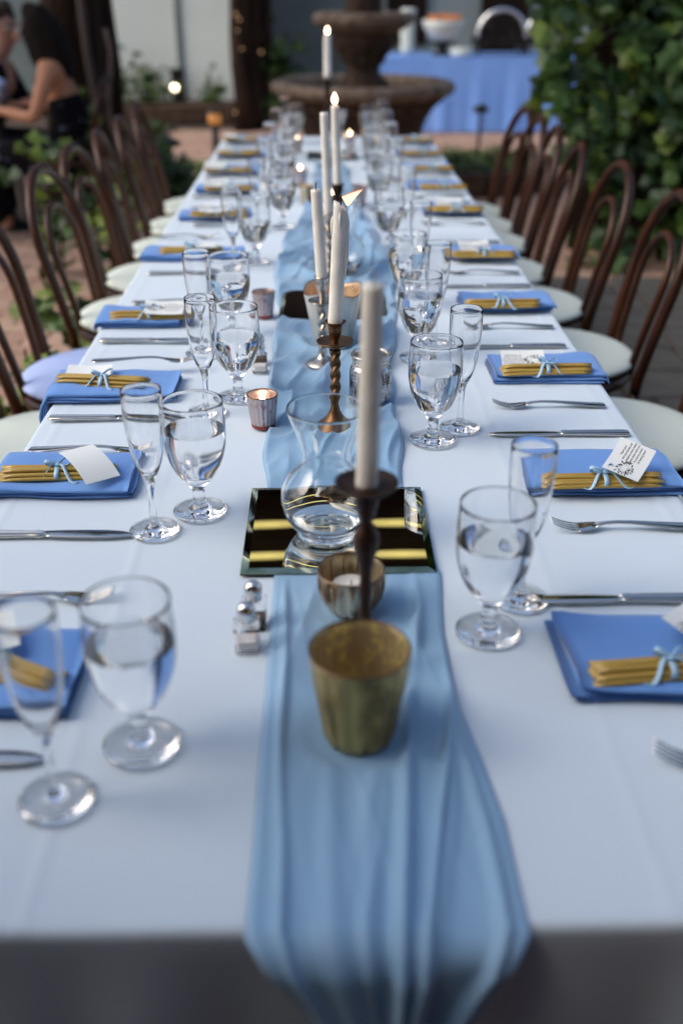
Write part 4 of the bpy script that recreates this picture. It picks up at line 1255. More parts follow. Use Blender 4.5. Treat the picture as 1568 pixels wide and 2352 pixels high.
t = thing('cup_stack', 'tall stack of white cups at the left end of the buffet', 'cups', (bxp(934), YO, ZB), 0)
cup = MB().add(*lathe([(0, 0), (.058, 0), (.078, .10), (.072, .10), (.054, .01), (0, .01)], 24)).mesh('cup', M_ceramic)
for k in range(6): part('cup', cup, t, loc=(.004 * (k % 2), 0, k * .066 if k < 6 else 0))
xb = bxp(1015)
t = thing('bowl_stand', 'dark footed stand carrying the white bowl on the buffet', 'stand', (xb, YO, ZB))
part('post', MB().add(*lathe([(.10, 0), (.12, .01), (.05, .03), (.05, .09), (.13, .115), (.13, .125), (0, .125)], 24)).mesh('post', M_black), t)
t = thing('serving_bowl', 'white bowl heaped with orange fruit on the dark stand', 'bowl', (xb, YO, ZB + .126))
part('bowl', MB().add(*lathe([(0, 0), (.10, .0), (.15, .05), (.20, .13), (.225, .20), (.215, .20), (.18, .12), (.12, .04), (0, .02)], 36)).mesh('bowl', M_ceramic), t)
for k in range(26):
    a = rnd.uniform(0, 2 * PI); q = math.sqrt(rnd.random()) * .17
    fr = single('orange_fruit', MB().add(*sphere((0, 0, 0), .036, 10, 6)).mesh('orange_fruit', M_orange), 'piece of orange fruit heaped in the white buffet bowl', 'fruit', 'orange fruit in the buffet bowl')
    fr.location = (xb + q * math.cos(a), YO + q * math.sin(a), ZB + .126 + .20 + .02 * rnd.random())
xs = bxp(1057)
single('small_dish', MB().add(*lathe([(0, 0), (.11, 0), (.12, .01), (.12, .06), (.11, .075), (0, .075)], 24)).mesh('small_dish', M_ceramic), 'low white covered dish on the buffet between bowl and chafing dish', 'dish', None, (xs, YO - .1, ZB))
def chafing(u, label):
    x = bxp(u)
    t = thing('chafing_dish', label, 'chafing dish', (x, YO + .02, ZB), 0, 'roll top chafing dishes on the buffet')
    n = 20; Rr = .24
    v, f = [], []
    for k in range(n + 1):
        a = PI * k / n
        for yy in (-.17, .17): v.append((-Rr * math.cos(a), yy, .17 + Rr * math.sin(a) * 1.02))
    for k in range(n): f.append((2 * k, 2 * k + 2, 2 * k + 3, 2 * k + 1))
    v2 = []
    mb = MB().add(v, f)
    part('roll_top_lid', mb.mesh('roll_top_lid', M_chrome), t)
    # polished hoop at the front of the lid
    part('lid_hoop', MB().add(*tube([(-Rr * 1.02 * math.cos(PI * k / 24), -.175, .17 + Rr * 1.05 * math.sin(PI * k / 24)) for k in range(25)], .022, 8)).mesh('lid_hoop', mat('bright_steel', (.85, .88, .88), .18, 1.)), t)
    fc = [(0, -.172, .17)] + [(-Rr * math.cos(PI * k / n), -.172, .17 + Rr * math.sin(PI * k / n)) for k in range(n + 1)]
    part('lid_face', MB().add(fc, [(0, k + 2, k + 1) for k in range(n)]).mesh('lid_face', mat('dark_steel', (.12, .11, .11), .3, 1., var=(12, (.3, .3, .3), .55, .7))), t)
    part('water_pan', MB().add(*box(-.25, .25, -.18, .18, .10, .168)).mesh('water_pan', mat('dark_steel'), False), t)
    for sx in (-1, 1):
        for sy in (-1, 1): part('leg', MB().add(*box(sx * .22 - .012, sx * .22 + .012, sy * .15 - .012, sy * .15 + .012, 0, .10)).mesh('leg', M_chrome, False), t)
chafing(1143, 'roll top chafing dish in the middle of the buffet')
chafing(1253, 'second chafing dish half hidden by the ivy')

# ================================================================== FOLIAGE
def leaf_mesh(kind, size, m, seed=0):
    r_ = random.Random(seed)
    if kind == 'vine':
        o_ = [(0, 0), (.28, -.12), (.52, .10), (.42, .30), (.60, .52), (.30, .62), (.12, .86), (0, 1.02), (-.12, .86), (-.30, .62), (-.60, .52), (-.42, .30), (-.52, .10), (-.28, -.12)]
    else:
        o_ = [(0, 0), (.22, .2), (.30, .45), (.2, .75), (0, 1.05), (-.2, .75), (-.30, .45), (-.22, .2)]
    v = [(x * size, (y - .1) * size, size * (-.12 * abs(x) * 2 - .10 * (y - .5) ** 2 + r_.uniform(-.02, .02))) for x, y in o_]
    c = (0, .42 * size, .03 * size)
    v = v + [c]
    n = len(o_)
    f = [(k, (k + 1) % n, n) for k in range(n)]
    v2 = [(x, y, z - .0008) for x, y, z in v]
    return v + v2, f + [(b + n + 1, a + n + 1, c_ + n + 1) for a, b, c_ in f] if False else (v, f)
def leaf_vf(kind, size, seed): 
    return leaf_mesh(kind, size, None, seed)[0] if False else _leaf(kind, size, seed)
def _leaf(kind, size, seed):
    r_ = random.Random(seed)
    if kind == 'vine':
        o_ = [(0, 0), (.28, -.12), (.52, .10), (.42, .30), (.60, .52), (.30, .62), (.12, .86), (0, 1.02), (-.12, .86), (-.30, .62), (-.60, .52), (-.42, .30), (-.52, .10), (-.28, -.12)]
    else:
        o_ = [(0, 0), (.22, .2), (.30, .45), (.2, .75), (0, 1.05), (-.2, .75), (-.30, .45), (-.22, .2)]
    v = [(x * size, (y - .1) * size, size * (-.22 * abs(x) - .14 * (y - .5) ** 2 + r_.uniform(-.03, .03))) for x, y in o_]
    n = len(o_)
    v.append((0, .42 * size, .03 * size))
    return v, [(k, (k + 1) % n, n) for k in range(n)]
LEAFM = [[MB().add(*_leaf('vine', 1, s)).mesh('leaf', M_leaf[c], False) for s in range(3)] for c in range(3)]
def rand_rot(r_, face=(0, -1, .45), spread=.9):
    n = (Vector(face).normalized() + Vector((r_.gauss(0, 1), r_.gauss(0, 1), r_.gauss(0, 1))) * spread * .5).normalized()
    q = n.to_track_quat('Z', 'Y')
    return q.to_matrix().to_4x4() @ Matrix.Rotation(r_.uniform(0, 2 * PI), 4, 'Z')
def foliage(pts, kind, size, seed, weights, face=(0, -.6, .8), spread=1.0):
    r_ = random.Random(seed)
    mb = MB()
    LV = [_leaf(kind, 1, s) for s in range(3)]
    for p in pts:
        c = r_.choices(range(3), weights)[0]
        s_ = size * r_.uniform(.6, 1.25)
        mb.add(*LV[r_.randrange(3)], c, Matrix.Translation(p) @ rand_rot(r_, face, spread) @ Matrix.Scale(s_, 4))
    return mb.mesh('foliage', M_leaf, False)

# ---- ivy wall on the right
iv = thing('ivy_hedge', 'tall dense ivy growing behind the right hand chairs', 'ivy', (0, 0, 0))
r_ = random.Random(11)
def ivy_edge(z):                       # left outline of the mass at height z
    return 1.17 + .10 * math.sin(z * 5.2) + .10 * math.sin(z * 2.1 + 1) + (.12 if z < .5 else 0) - .10 * sm(.9, 1.3, z)
pts = []
while len(pts) < 5200:
    z = r_.uniform(0.02, 3.3); x = r_.uniform(.95, 3.9); y = 5.25 + abs(r_.gauss(0, .22)) + .35 * noise.noise(Vector((x * 1.7, z * 1.7, 3)))
    if x < ivy_edge(z) + .05 * r_.gauss(0, 1): continue
    if noise.noise(Vector((x * 2.6, z * 2.6, 9))) < -.28 and r_.random() < .8: continue
    pts.append(Vector((x, y, z)))
pts.sort(key=lambda p: p.y + (0 if p.z < 1.5 else 5))
for p in pts[:290]:
    c = r_.choices(range(3), (.36, .42, .22))[0]
    s_ = r_.uniform(.07, .125)
    o = part('leaf', LEAFM[c][r_.randrange(3)], iv)
    o.matrix_local = Matrix.Translation(p) @ rand_rot(r_, (0, -.9, .5), .9) @ Matrix.Scale(s_, 4)
part('ivy_leaves', foliage(pts[290:], 'vine', .10, 12, (.42, .40, .18), (0, -.9, .5), .9), iv, 'mass of overlapping ivy leaves', kind='stuff')
mbs = MB()
for k in range(26):
    x = r_.uniform(1.25, 3.8); pp = []
    for j in range(8): pp.append((x + r_.uniform(-.08, .08), 5.6 + r_.uniform(-.1, .1), j * .45))
    mbs.add(*tube(pp, .018, 6))
part('ivy_stems', mbs.mesh('ivy_stems', M_bark), iv, kind='stuff')
part('dark_backing', MB().add(*box(1.42, 4.0, 5.85, 5.9, -.02, 3.2)).mesh('dark_backing', M_timber, False), iv)  # added solid dark sheet for the dark depth between the leaves

def shrub(name, label, x, y, h, rad, n, size, weights, seed, cat='shrub', grp=None, kind='vine', z0=0):
    t = thing(name, label, cat, (x, y, 0), 0, grp)
    r_ = random.Random(seed)
    mb = MB(); pts = []
    for k in range(max(4, n // 14)):
        a = r_.uniform(0, 2 * PI); tip = Vector((math.cos(a) * rad * r_.uniform(.2, 1), math.sin(a) * rad * r_.uniform(.2, 1), z0 + h * r_.uniform(.45, 1)))
        mid = Vector((tip.x * .35, tip.y * .35, tip.z * .55))
        mb.add(*tube([(tip.x * .1, tip.y * .1, 0), mid, tip], [.006, .005, .003], 5))
        for j in range(14):
            q = r_.random() ** .7
            b = (mid.lerp(tip, (q - .4) / .6) if q > .4 else Vector((0, 0, 0)).lerp(mid, q / .4))
            pts.append(b + Vector((r_.gauss(0, .05), r_.gauss(0, .05), r_.gauss(0, .03))) * (rad / .3 + .4))
    pts = [p for p in pts if p.z > .02]
    part('stems', mb.mesh('stems', M_bark), t)
    part('leaves', foliage(pts, kind, size, seed, weights, (0, -.3, .9), 1.0), t, kind='stuff')
    return t
def sh(u, v, y, h, rad, n, size, w, seed, label, **k):
    p = PY(u, v, y)
    shrub('shrub', label, p.x, y, h, rad, n, size, w, seed, **k)
YG = (.15, .35, .5); DG = (.5, .4, .1); MG = (.3, .5, .2)
sh(55, 770, 2.75, .50, .18, 60, .085, YG, 1, 'leafy vine low behind the nearest left chairs', grp='shrubs behind the left chairs')
sh(160, 560, 3.7, .55, .22, 60, .08, YG, 2, 'yellow green shrub seen through the left chair backs', grp='shrubs behind the left chairs')
sh(250, 420, 5.0, .70, .22, 50, .085, YG, 3, 'yellow green climber at the foot of the dark trunks', grp='shrubs behind the left chairs')
sh(110, 340, 5.2, .82, .24, 60, .09, YG, 4, 'bright sprawling shrub in front of the seated woman', grp='shrubs behind the left chairs')
sh(350, 350, 6.9, .62, .2, 100, .08, MG, 5, 'green shrub beyond the farthest left chair', grp='shrubs behind the left chairs')
sh(190, 270, 6.9, .98, .14, 70, .08, YG, 15, 'vine shoots climbing the right hand trunk', grp='shrubs behind the left chairs')
sh(400, 400, 7.4, .45, .16, 90, .07, MG, 6, 'small green plant around the dark path light', grp='shrubs behind the left chairs')
# planting bed along the wall
for k, (u, h, rad, n, w) in enumerate(((268, .95, .2, 90, DG), (300, .6, .3, 130, DG), (345, .7, .28, 130, DG), (375, .55, .2, 70, MG), (478, .62, .15, 60, MG), (505, .45, .18, 60, MG))):
    p = PY(u, 260, YB - .4)
    shrub('bedding_plant', ['dark upright plant at the left end of the wall bed', 'dense low plant along the white wall', 'bushy plant just left of the wall lantern', 'thin leafy plant under the wall lantern',
                            'slender plant before the white door surround', 'low sprig at the right end of the wall bed'][k], p.x, YB - .4, h, rad, n, .09, w, 40 + k, 'plant', 'plants in the bed along the wall', 'oval')
p = PY(628, 190, 11.5)
shrub('shrub', 'dark green bush between the vine posts and the fountain', p.x, 11.5, 1.15, .32, 260, .10, (.45, .3, .25), 60)
# ground cover patches
def cover(name, label, u, v, rad, n, seed, m_w, h=.10):
    p = P(u, v, 0.0)
    r_ = random.Random(seed)
    pts = []
    for k in range(n):
        a = r_.uniform(0, 2 * PI); q = math.sqrt(r_.random()) * rad
        pts.append(Vector((p.x + math.cos(a) * q * 1.3, p.y + math.sin(a) * q, r_.uniform(.02, h))))
    o = struct(name, foliage(pts, 'oval', .06, seed, m_w, (0, -.2, 1), 1.), kind='stuff')
    o['label'] = label; o['category'] = 'ground cover'
cover('ground_cover', 'bright green ground cover beside the far left chairs', 405, 432, .42, 900, 70, (.1, .4, .5), .16)
cover('ground_cover', 'grassy planting in the stone ring right of the table', 1088, 415, .36, 800, 71, (.05, .25, .7), .22)
pp = P(1092, 425, 0)
t = thing('stone_planter', 'low dark stone ring around the grass right of the table', 'planter', (pp.x, pp.y, 0))
for k in range(16):
    a0 = 2 * PI * k / 16 + .02; a1 = 2 * PI * (k + 1) / 16 - .02
    v = []
    for z in (0, .17 + rnd.uniform(-.01, .01)):
        for a in (a0, (a0 + a1) / 2, a1):
            for q in (.42, .53): v.append((q * 1.15 * math.cos(a), q * math.sin(a), z))
    f = [(0, 2, 3, 1), (2, 4, 5, 3), (6, 7, 9, 8), (8, 9, 11, 10), (1, 3, 9, 7), (3, 5, 11, 9), (0, 6, 8, 2), (2, 8, 10, 4), (0, 1, 7, 6), (4, 10, 11, 5)]
    part('stone_block', MB().add(v, f).mesh('stone_block', M_stone, False), t)
part('soil', MB().add(*lathe([(0, .11), (.44, .10)], 24)).mesh('soil', M_soil), t)

# ---- trees and posts
def trunk(name, label, u, y, r0, lean, m, H=4.4, crown=0, seed=0, cat='tree', grp=None):
    x = PY(u, 150, y).x
    t = thing(name, label, cat, (x, y, 0), 0, grp)
    pts = [(lean * (k / 10 - .28) * H * .25 + .02 * math.sin(k * 1.3 + seed), .02 * math.cos(k + seed), H * k / 10) for k in range(11)]
    seg = 14
    v, f = tube(pts, [r0 * (1.25 - .5 * k / 10 + (.35 if k == 0 else 0)) for k in range(11)], seg)
    v = [Vector(p) + Vector((p[0] - pts[min(10, i // seg)][0], p[1] - pts[min(10, i // seg)][1], 0)) * (.18 * noise.noise(Vector((i % seg, i // seg * .3, seed)))) for i, p in enumerate(v)]
    part('trunk', MB().add(v, f).mesh('trunk', m), t)
    if crown:
        r_ = random.Random(seed); mb = MB(); lp = []
        for k in range(9):
            a = r_.uniform(0, 2 * PI); e = Vector(pts[-1]) + Vector((math.cos(a) * 1.1, math.sin(a) * .9, r_.uniform(-.2, .9)))
            s0 = Vector(pts[8 + k % 3]); mb.add(*tube([s0, s0.lerp(e, .5) + Vector((0, 0, .15)), e], [.045, .03, .012], 6))
            for j in range(crown // 9): lp.append(s0.lerp(e, r_.uniform(.35, 1.1)) + Vector((r_.gauss(0, .28), r_.gauss(0, .28), r_.gauss(0, .2))))
        part('limbs', mb.mesh('limbs', m), t)
        part('crown', foliage(lp, 'oval', .11, seed, (.5, .4, .1), (0, 0, 1), 1.3), t, kind='stuff')
    return t
trunk('courtyard_tree', 'thick dark tree trunk right of the seated woman', 172, 7.4, .175, .02, M_bark, crown=700, seed=3)
trunk('courtyard_tree', 'slimmer dark trunk left of the white wall', 232, 7.6, .095, -.02, M_bark, crown=450, seed=5)
trunk('woody_vine', 'pale woody vine between the two dark trunks', 208, 7.2, .022, .05, M_barkl, H=3.2, seed=6, cat='vine')
trunk('woody_vine', 'thin pale stem beside the farthest left chair', 247, 6.3, .018, .03, M_barkl, H=1.15, seed=9, cat='vine')
for k, (u, lab) in enumerate(((553, 'left of the dark vine wound posts by the white wall'), (582, 'middle dark post among the vine wound posts'), (607, 'dark post nearest the fountain, wound with vine'))):
    trunk('vine_post', lab, u, 11.2 + .15 * k, .075, 0, M_bark, H=3.2, seed=20 + k, cat='post')
bb2 = part('post_screen', MB().add(*box(PY(538, 100, 11.7).x, PY(625, 100, 11.7).x, 11.66, 11.72, -.02, 3.1)).mesh('post_screen', M_timber, False), None)
bb2['label'] = 'dark timber screen behind the vine wound posts'; bb2['category'] = 'screen'
for k, (u, v_, s_) in enumerate(((541, 32, 1), (550, 45, 1), (556, 112, .5), (600, 120, .8), (540, 258, .9), (545, 70, .5))):
    p = PY(u, v_, 11.0)
    single('fairy_light', MB().add(*sphere((0, 0, 0), .011 * (.6 + .4 * s_), 8, 6)).mesh('fairy_light', M_fairy), ['upper', 'second', 'fourth', 'right hand', 'lowest', 'third'][k] + ' dim fairy bulb wound on the dark vine posts', 'fairy light', 'fairy lights on the vine posts', p)

# ---- lamps
def path_light(u, v_base, h, top, label, lit=False, y=None):
    p = P(u, v_base, 0) if y is None else Vector((PY(u, v_base, y).x, y, 0))
    t = thing('path_light', label, 'path light', (p.x, p.y, 0), 0, 'garden path lights')
    part('stake', MB().add(*tube([(0, 0, 0), (0, 0, h - .05)], .014 if not lit else .030, 8)).mesh('stake', M_black), t)
    if lit:
        part('lamp_glass', MB().add(*lathe([(0, h - .05), (.045, h - .05), (.052, h - .01), (.045, h + .03), (0, h + .035)], 16)).mesh('lamp_glass', M_amberlamp), t)
        part('lamp_cap', MB().add(*lathe([(.06, h + .036), (.05, h + .05), (0, h + .06)], 16)).mesh('lamp_cap', M_black), t)
    else:
        part('lamp_cap', MB().add(*lathe([(0, h - .05), (.02, h - .05), (top, h - .03), (top * .8, h + .0), (0, h + .03)], 16)).mesh('lamp_cap', M_black), t)
path_light(499, 385, .42, .05, 'amber glowing bollard light left of the table end', True, y=8.6)
path_light(399, 440, .36, .085, 'dark mushroom path light beyond the left chairs')
path_light(1096, 378, .46, .075, 'dark mushroom path light in front of the blue buffet cloth')
yl = YB - .35
p = PY(408, 200, yl)
t = thing('wall_lantern', 'lantern with a bright bulb before the white wall', 'lantern', (p.x, yl, 0))
part('lamp_post', MB().add(*tube([(0, 0, 0), (0, 0, p.z - .12)], .018, 8)).mesh('lamp_post', M_black), t)
part('lantern_frame', MB().add(*box(-.07, .07, .02, .06, p.z - .14, p.z + .16)).add(*box(-.08, .08, -.06, .06, p.z - .16, p.z - .14)).add(*box(-.08, .08, -.06, .06, p.z + .16, p.z + .19)).mesh('lantern_frame', M_black, False), t)
part('bulb', MB().add(*sphere((-.03, -.03, p.z + .0), .034, 12, 8)).mesh('bulb', M_bulb), t)

# ================================================================== PEOPLE
def skin_mesh(name, verts, edges, radii, m, sub=2):
    me = bpy.data.meshes.new(name + '_cage')
    me.from_pydata([tuple(v) for v in verts], edges, [])
    o = bpy.data.objects.new('tmp_' + name, me)
    COL.objects.link(o)
    o.modifiers.new('skin', 'SKIN').use_smooth_shade = True
    for i, r in enumerate(radii):
        rr = r if isinstance(r, tuple) else (r, r)
        me.skin_vertices[0].data[i].radius = rr
    me.skin_vertices[0].data[0].use_root = True
    s = o.modifiers.new('sub', 'SUBSURF'); s.levels = sub; s.render_levels = sub
    bpy.context.view_layer.update()
    out = bpy.data.meshes.new_from_object(o.evaluated_get(bpy.context.evaluated_depsgraph_get()))
    bpy.data.objects.remove(o); bpy.data.meshes.remove(me)
    out.name = name
    out.materials.clear(); out.materials.append(m)
    out.polygons.foreach_set('use_smooth', [True] * len(out.polygons))
    return out
def chain(V, E, Rr, start, pts):
    i = start
    for p, r in pts:
        V.append(p); Rr.append(r); E.append((i, len(V) - 1)); i = len(V) - 1
    return i
def face_parts(t, c, fwd, s=1., skin=M_skin):
    """nose, eyes, brows, mouth, ears on a head centred at c looking along fwd"""
    f = Vector(fwd).normalized(); up = Vector((0, 0, 1)); rt = f.cross(up).normalized()
    c = Vector(c)
    white = mat('eye_white', (.6, .58, .55), .3); lip = mat('lips', (.30, .09, .07), .5)
    part('nose', MB().add(*tube([c + f * .088 * s + up * .012, c + f * .108 * s - up * .014, c + f * .112 * s - up * .026, c + f * .092 * s - up * .034], [.007, .010, .013, .008], 8)).mesh('nose', skin), t)
    for k in (-1, 1):
        part('eye', MB().add(*sphere(c + f * .080 * s + rt * k * .031 + up * .012, .0115, 10, 6)).mesh('eye', white), t)
        part('iris', MB().add(*sphere(c + f * .0895 * s + rt * k * .031 + up * .012, .0050, 8, 6)).mesh('iris', M_hair), t)
        part('eyebrow', MB().add(*tube([c + f * .086 * s + rt * k * .017 + up * .031, c + f * .088 * s + rt * k * .032 + up * .036, c + f * .076 * s + rt * k * .048 + up * .030], .0035, 6)).mesh('eyebrow', M_hair), t)
        part('ear', MB().add(*sphere(c + rt * k * .078 - f * .005 - up * .005, .026, 10, 8, (.35, .6, 1.1))).mesh('ear', skin), t)
    part('mouth', MB().add(*tube([c + f * .088 * s - rt * .022 - up * .055, c + f * .097 * s - up * .053, c + f * .088 * s + rt * .022 - up * .055], [.003, .006, .003], 8)).mesh('mouth', lip), t)
def hand_chains(V, E, Rr, wrist_i, palm, d, up, side):
    """palm and five unequal curled fingers"""
    d = Vector(d).normalized(); up = Vector(up).normalized(); s = d.cross(up).normalized() * side
    pc = Vector(palm)
    k0 = chain(V, E, Rr, wrist_i, [(pc, (.030, .016))])
    for q, L in zip((-1.5, -.5, .5, 1.5), (.070, .078, .073, .058)):
        b = pc + d * .035 + s * q * .018
        chain(V, E, Rr, k0, [(b, .0105), (b + d * L * .5 - up * .006, .0088), (b + d * L * .8 - up * .028, .008), (b + d * L * .8 - up * .048, .007)])
    b = pc - s * .032 + d * .0
    chain(V, E, Rr, k0, [(b, .012), (b + d * .03 - s * .018 - up * .01, .010), (b + d * .055 - s * .016 - up * .02, .0085)])
# woman: three quarter back view, looking left towards the man
yw = 6.3
hw = PY(74, 74, yw)                 # head centre
shl = PY(108, 172, yw - .10)        # near (left) shoulder
wx = PY(128, 150, yw).x
t = thing('person', 'dark haired woman in black floral dress seated with her back turned', 'person', (wx, yw, -.06))
o = Vector((wx, yw, -.06))
V = [Vector((.04, 0, .52))]; E = []; Rr = [(.15, .12)]
i = chain(V, E, Rr, 0, [(Vector((.05, 0, .66)), (.125, .10)), (Vector((.04, 0, .80)), (.125, .10)), (Vector((.01, 0, .93)), (.14, .095)), (Vector((-.02, .0, 1.01)), (.115, .075))])
ch_ = i
hl = hw - o
i = chain(V, E, Rr, ch_, [(Vector((-.05, 0, 1.07)), .052), (Vector((hl.x + .035, 0, hl.z - .10)), .047), (Vector((hl.x + .005, 0, hl.z - .04)), (.070, .068)), (Vector((hl.x + .005, 0, hl.z + .03)), (.082, .076)), (Vector((hl.x + .01, 0, hl.z + .085)), (.058, .055))])
for sgn in (-1, 1):
    sh_ = Vector((-.01, sgn * .165, 1.00))
    el = Vector((-.10, sgn * .235, .76)) if sgn < 0 else Vector((-.12, .22, .76))
    wr = Vector((-.335, -.10, .79)) if sgn < 0 else Vector((-.34, .10, .79))
    j = chain(V, E, Rr, ch_, [(sh_, .056), (sh_.lerp(el, .5), .045), (el, .038), (el.lerp(wr, .5), .035), (wr, .025)])
    hand_chains(V, E, Rr, j, wr + Vector((-.05, 0, .0)), (-1, 0, 0), (0, 0, 1), sgn)
for sgn in (-1, 1):
    j = chain(V, E, Rr, 0, [(Vector((-.06, sgn * .09, .52)), .095), (Vector((-.30, sgn * .10, .52)), .078), (Vector((-.44, sgn * .10, .50)), .062), (Vector((-.45, sgn * .10, .28)), .052), (Vector((-.44, sgn * .10, .08)), .036), (Vector((-.54, sgn * .11, .035)), .030)])
part('body', skin_mesh('body', V, E, Rr, M_skin), t)
face_parts(t, (hl.x + .005, 0, hl.z), (-1, -.10, 0), .86)
# hair: long, over shoulders and back
def hair_mesh(path, m, seed, seg=28):
    """a head of hair as one swept mass with strand grooves; path: ((x, y, z), radius)"""
    pts, rr = [], []
    for (a, ra), (b, rb) in zip(path, path[1:]):
        for k in range(4):
            pts.append(Vector(a).lerp(Vector(b), k / 4)); rr.append(lerp(ra, rb, k / 4))
    pts.append(Vector(path[-1][0])); rr.append(path[-1][1])
    v, f = tube(pts, rr, seg)
    out = []
    for i_, p in enumerate(v):
        c = pts[min(i_ // seg, len(pts) - 1)]; k = i_ % seg
        q = 1 + .07 * noise.noise(Vector((k * 1.7, (i_ // seg) * .22, seed))) + .05 * noise.noise(Vector((k * .5, (i_ // seg) * .15, seed + 5)))
        out.append(c + (Vector(p) - c) * q)
    return MB().add(out, f).mesh('hair', m)
part('hair', hair_mesh([((hl.x - .048, 0, hl.z + .098), .012), ((hl.x - .018, 0, hl.z + .100), .062), ((hl.x + .018, 0, hl.z + .070), .098), ((hl.x + .055, -.005, hl.z + .01), .116), ((hl.x + .085, -.012, hl.z - .08), .122),
     ((hl.x + .112, -.015, hl.z - .16), .108), ((hl.x + .13, -.015, hl.z - .235), .078), ((hl.x + .135, -.015, hl.z - .28), .02)], M_hair, 3), t)
# dress: strapless bodice low at the back plus long skirt
V = [Vector((.04, 0, .53))]; E = []; Rr = [(.175, .145)]
chain(V, E, Rr, 0, [(Vector((.05, 0, .66)), (.14, .118)), (Vector((.04, 0, .79)), (.142, .115)), (Vector((.015, 0, .885)), (.152, .108))])
for sgn in (-1, 1):
    chain(V, E, Rr, 0, [(Vector((-.10, sgn * .09, .53)), .125), (Vector((-.30, sgn * .10, .53)), .105), (Vector((-.45, sgn * .11, .50)), .095), (Vector((-.47, sgn * .11, .30)), .105), (Vector((-.47, sgn * .12, .12)), .12)])
part('dress', skin_mesh('dress', V, E, Rr, M_dress), t)
for sgn in (-1, 1):
    part('dress_strap', MB().add(*ribbon([(.12, sgn * .07, .92), (.085, sgn * .085, 1.02), (.02, sgn * .095, 1.075), (-.06, sgn * .09, 1.03), (-.12, sgn * .08, .93)], .016, (0, 1, 0), .002)).mesh('dress_strap', M_dress), t)
# man: facing her, at the left frame edge
ym = 6.75
hm = PY(10, 66, ym)
t = thing('person', 'man in dark navy shirt leaning in, cut by the left frame edge', 'person', (hm.x - .1, ym, -.06))
o = Vector((hm.x - .1, ym, -.06)); hl = hm - o
V = [Vector((-.16, .05, .52))]; E = []; Rr = [(.16, .13)]
ch_ = chain(V, E, Rr, 0, [(Vector((-.13, .04, .68)), (.15, .115)), (Vector((-.07, .02, .84)), (.17, .12)), (Vector((-.01, .0, .96)), (.15, .10))])
i = chain(V, E, Rr, ch_, [(Vector((.04, -.01, 1.03)), .062), (Vector((hl.x - .02, -.01, hl.z - .09)), .060), (Vector((hl.x, 0, hl.z - .045)), (.074, .074)), (Vector((hl.x, 0, hl.z + .03)), (.086, .084)), (Vector((hl.x, 0, hl.z + .085)), (.06, .06))])
arms = []
for sgn in (-1, 1):
    sh_ = Vector((.0, sgn * .20 + .0, .95)); el = Vector((.10, sgn * .27, .74)); wr = Vector((.28, sgn * .12, .80))
    arms.append((sh_, el, wr))
    j = chain(V, E, Rr, ch_, [(sh_, .066), (sh_.lerp(el, .5), .055), (el, .047), (el.lerp(wr, .5), .042), (wr, .031)])
    hand_chains(V, E, Rr, j, wr + Vector((.05, 0, 0)), (1, 0, 0), (0, 0, 1), -sgn)
for sgn in (-1, 1):
    chain(V, E, Rr, 0, [(Vector((-.05, sgn * .10, .52)), .10), (Vector((.20, sgn * .12, .52)), .085), (Vector((.34, sgn * .13, .50)), .068), (Vector((.34, sgn * .13, .28)), .058), (Vector((.33, sgn * .13, .08)), .042), (Vector((.45, sgn * .14, .035)), .036)])
part('body', skin_mesh('body', V, E, Rr, M_skinm), t)
face_parts(t, (hl.x, 0, hl.z), (.75, -.65, -.1), .94, M_skinm)
part('hair', hair_mesh([((hl.x + .055, -.05, hl.z + .105), .012), ((hl.x + .03, -.025, hl.z + .112), .052), ((hl.x + .0, 0, hl.z + .088), .086), ((hl.x - .035, .03, hl.z + .045), .092), ((hl.x - .055, .045, hl.z - .02), .072), ((hl.x - .06, .045, hl.z - .07), .02)], M_hairb, 8), t)
V = [Vector((-.16, .05, .54))]; E = []; Rr = [(.175, .15)]
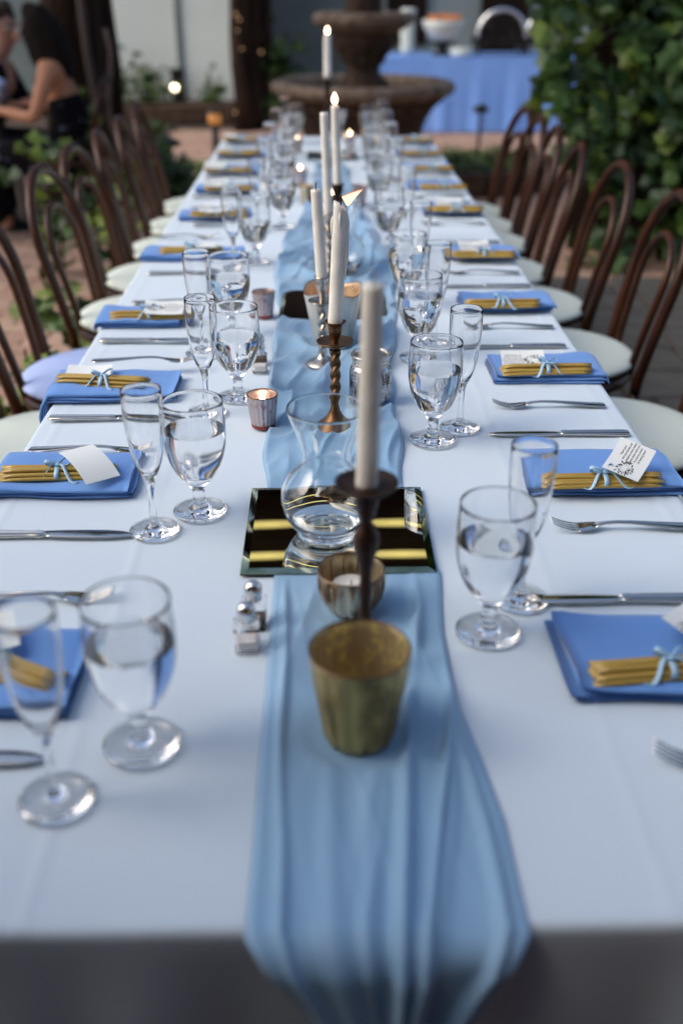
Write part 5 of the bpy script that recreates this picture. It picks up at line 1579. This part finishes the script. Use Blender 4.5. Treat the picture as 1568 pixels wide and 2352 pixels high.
c_ = chain(V, E, Rr, 0, [(Vector((-.13, .04, .68)), (.165, .13)), (Vector((-.07, .02, .84)), (.185, .135)), (Vector((-.01, .0, .955)), (.165, .115)), (Vector((.02, 0, 1.01)), (.085, .08))])
for sh_, el, wr in arms:
    chain(V, E, Rr, c_ - 1, [(sh_, .080), (sh_.lerp(el, .5), .068), (el, .060), (el.lerp(wr, .6), .052)])
part('shirt', skin_mesh('shirt', V, E, Rr, M_shirt), t)
V = [Vector((-.16, .05, .50))]; E = []; Rr = [(.17, .14)]
for sgn in (-1, 1):
    chain(V, E, Rr, 0, [(Vector((-.05, sgn * .10, .52)), .115), (Vector((.20, sgn * .12, .52)), .098), (Vector((.345, sgn * .13, .50)), .082), (Vector((.345, sgn * .13, .28)), .075), (Vector((.335, sgn * .13, .10)), .068)])
part('trousers', skin_mesh('trousers', V, E, Rr, M_shirt), t)
chair(wx + .0, yw, PI, 'dark chair under the seated woman', grp='chairs of the seated couple', cush=False)
chair(hm.x - .26, ym, 0, 'dark chair under the man in navy', grp='chairs of the seated couple', cush=False)
tp = PY(-5, 262, 6.5)
t = thing('side_table', 'small dark round table between the seated couple', 'table', (tp.x, 6.5, 0))
part('tabletop', MB().add(*lathe([(0, .70), (.22, .70), (.23, .715), (.22, .73), (0, .73)], 32)).mesh('tabletop', M_timber), t)
part('pedestal', MB().add(*lathe([(.15, 0), (.14, .02), (.03, .05), (.025, .40), (.03, .70)], 16)).mesh('pedestal', M_black), t)
cpos = PY(6, 245, 6.35)
t = thing('drinking_glass', 'pale blue topped tumbler on the dark side table', 'glass', (cpos.x, 6.35, .731))
part('tumbler', MB().add(*lathe([(0, 0), (.028, 0), (.036, .11), (.033, .11), (.026, .006), (0, .006)], 24)).mesh('tumbler', mat('smoky_glass', (.16, .16, .18), .2)), t)
part('napkin_ball', MB().add(*sphere((0, 0, .125), .042, 12, 8, (1, 1, .8))).mesh('napkin_ball', mat('pale_blue_paper', (.42, .58, .85), .8)), t)
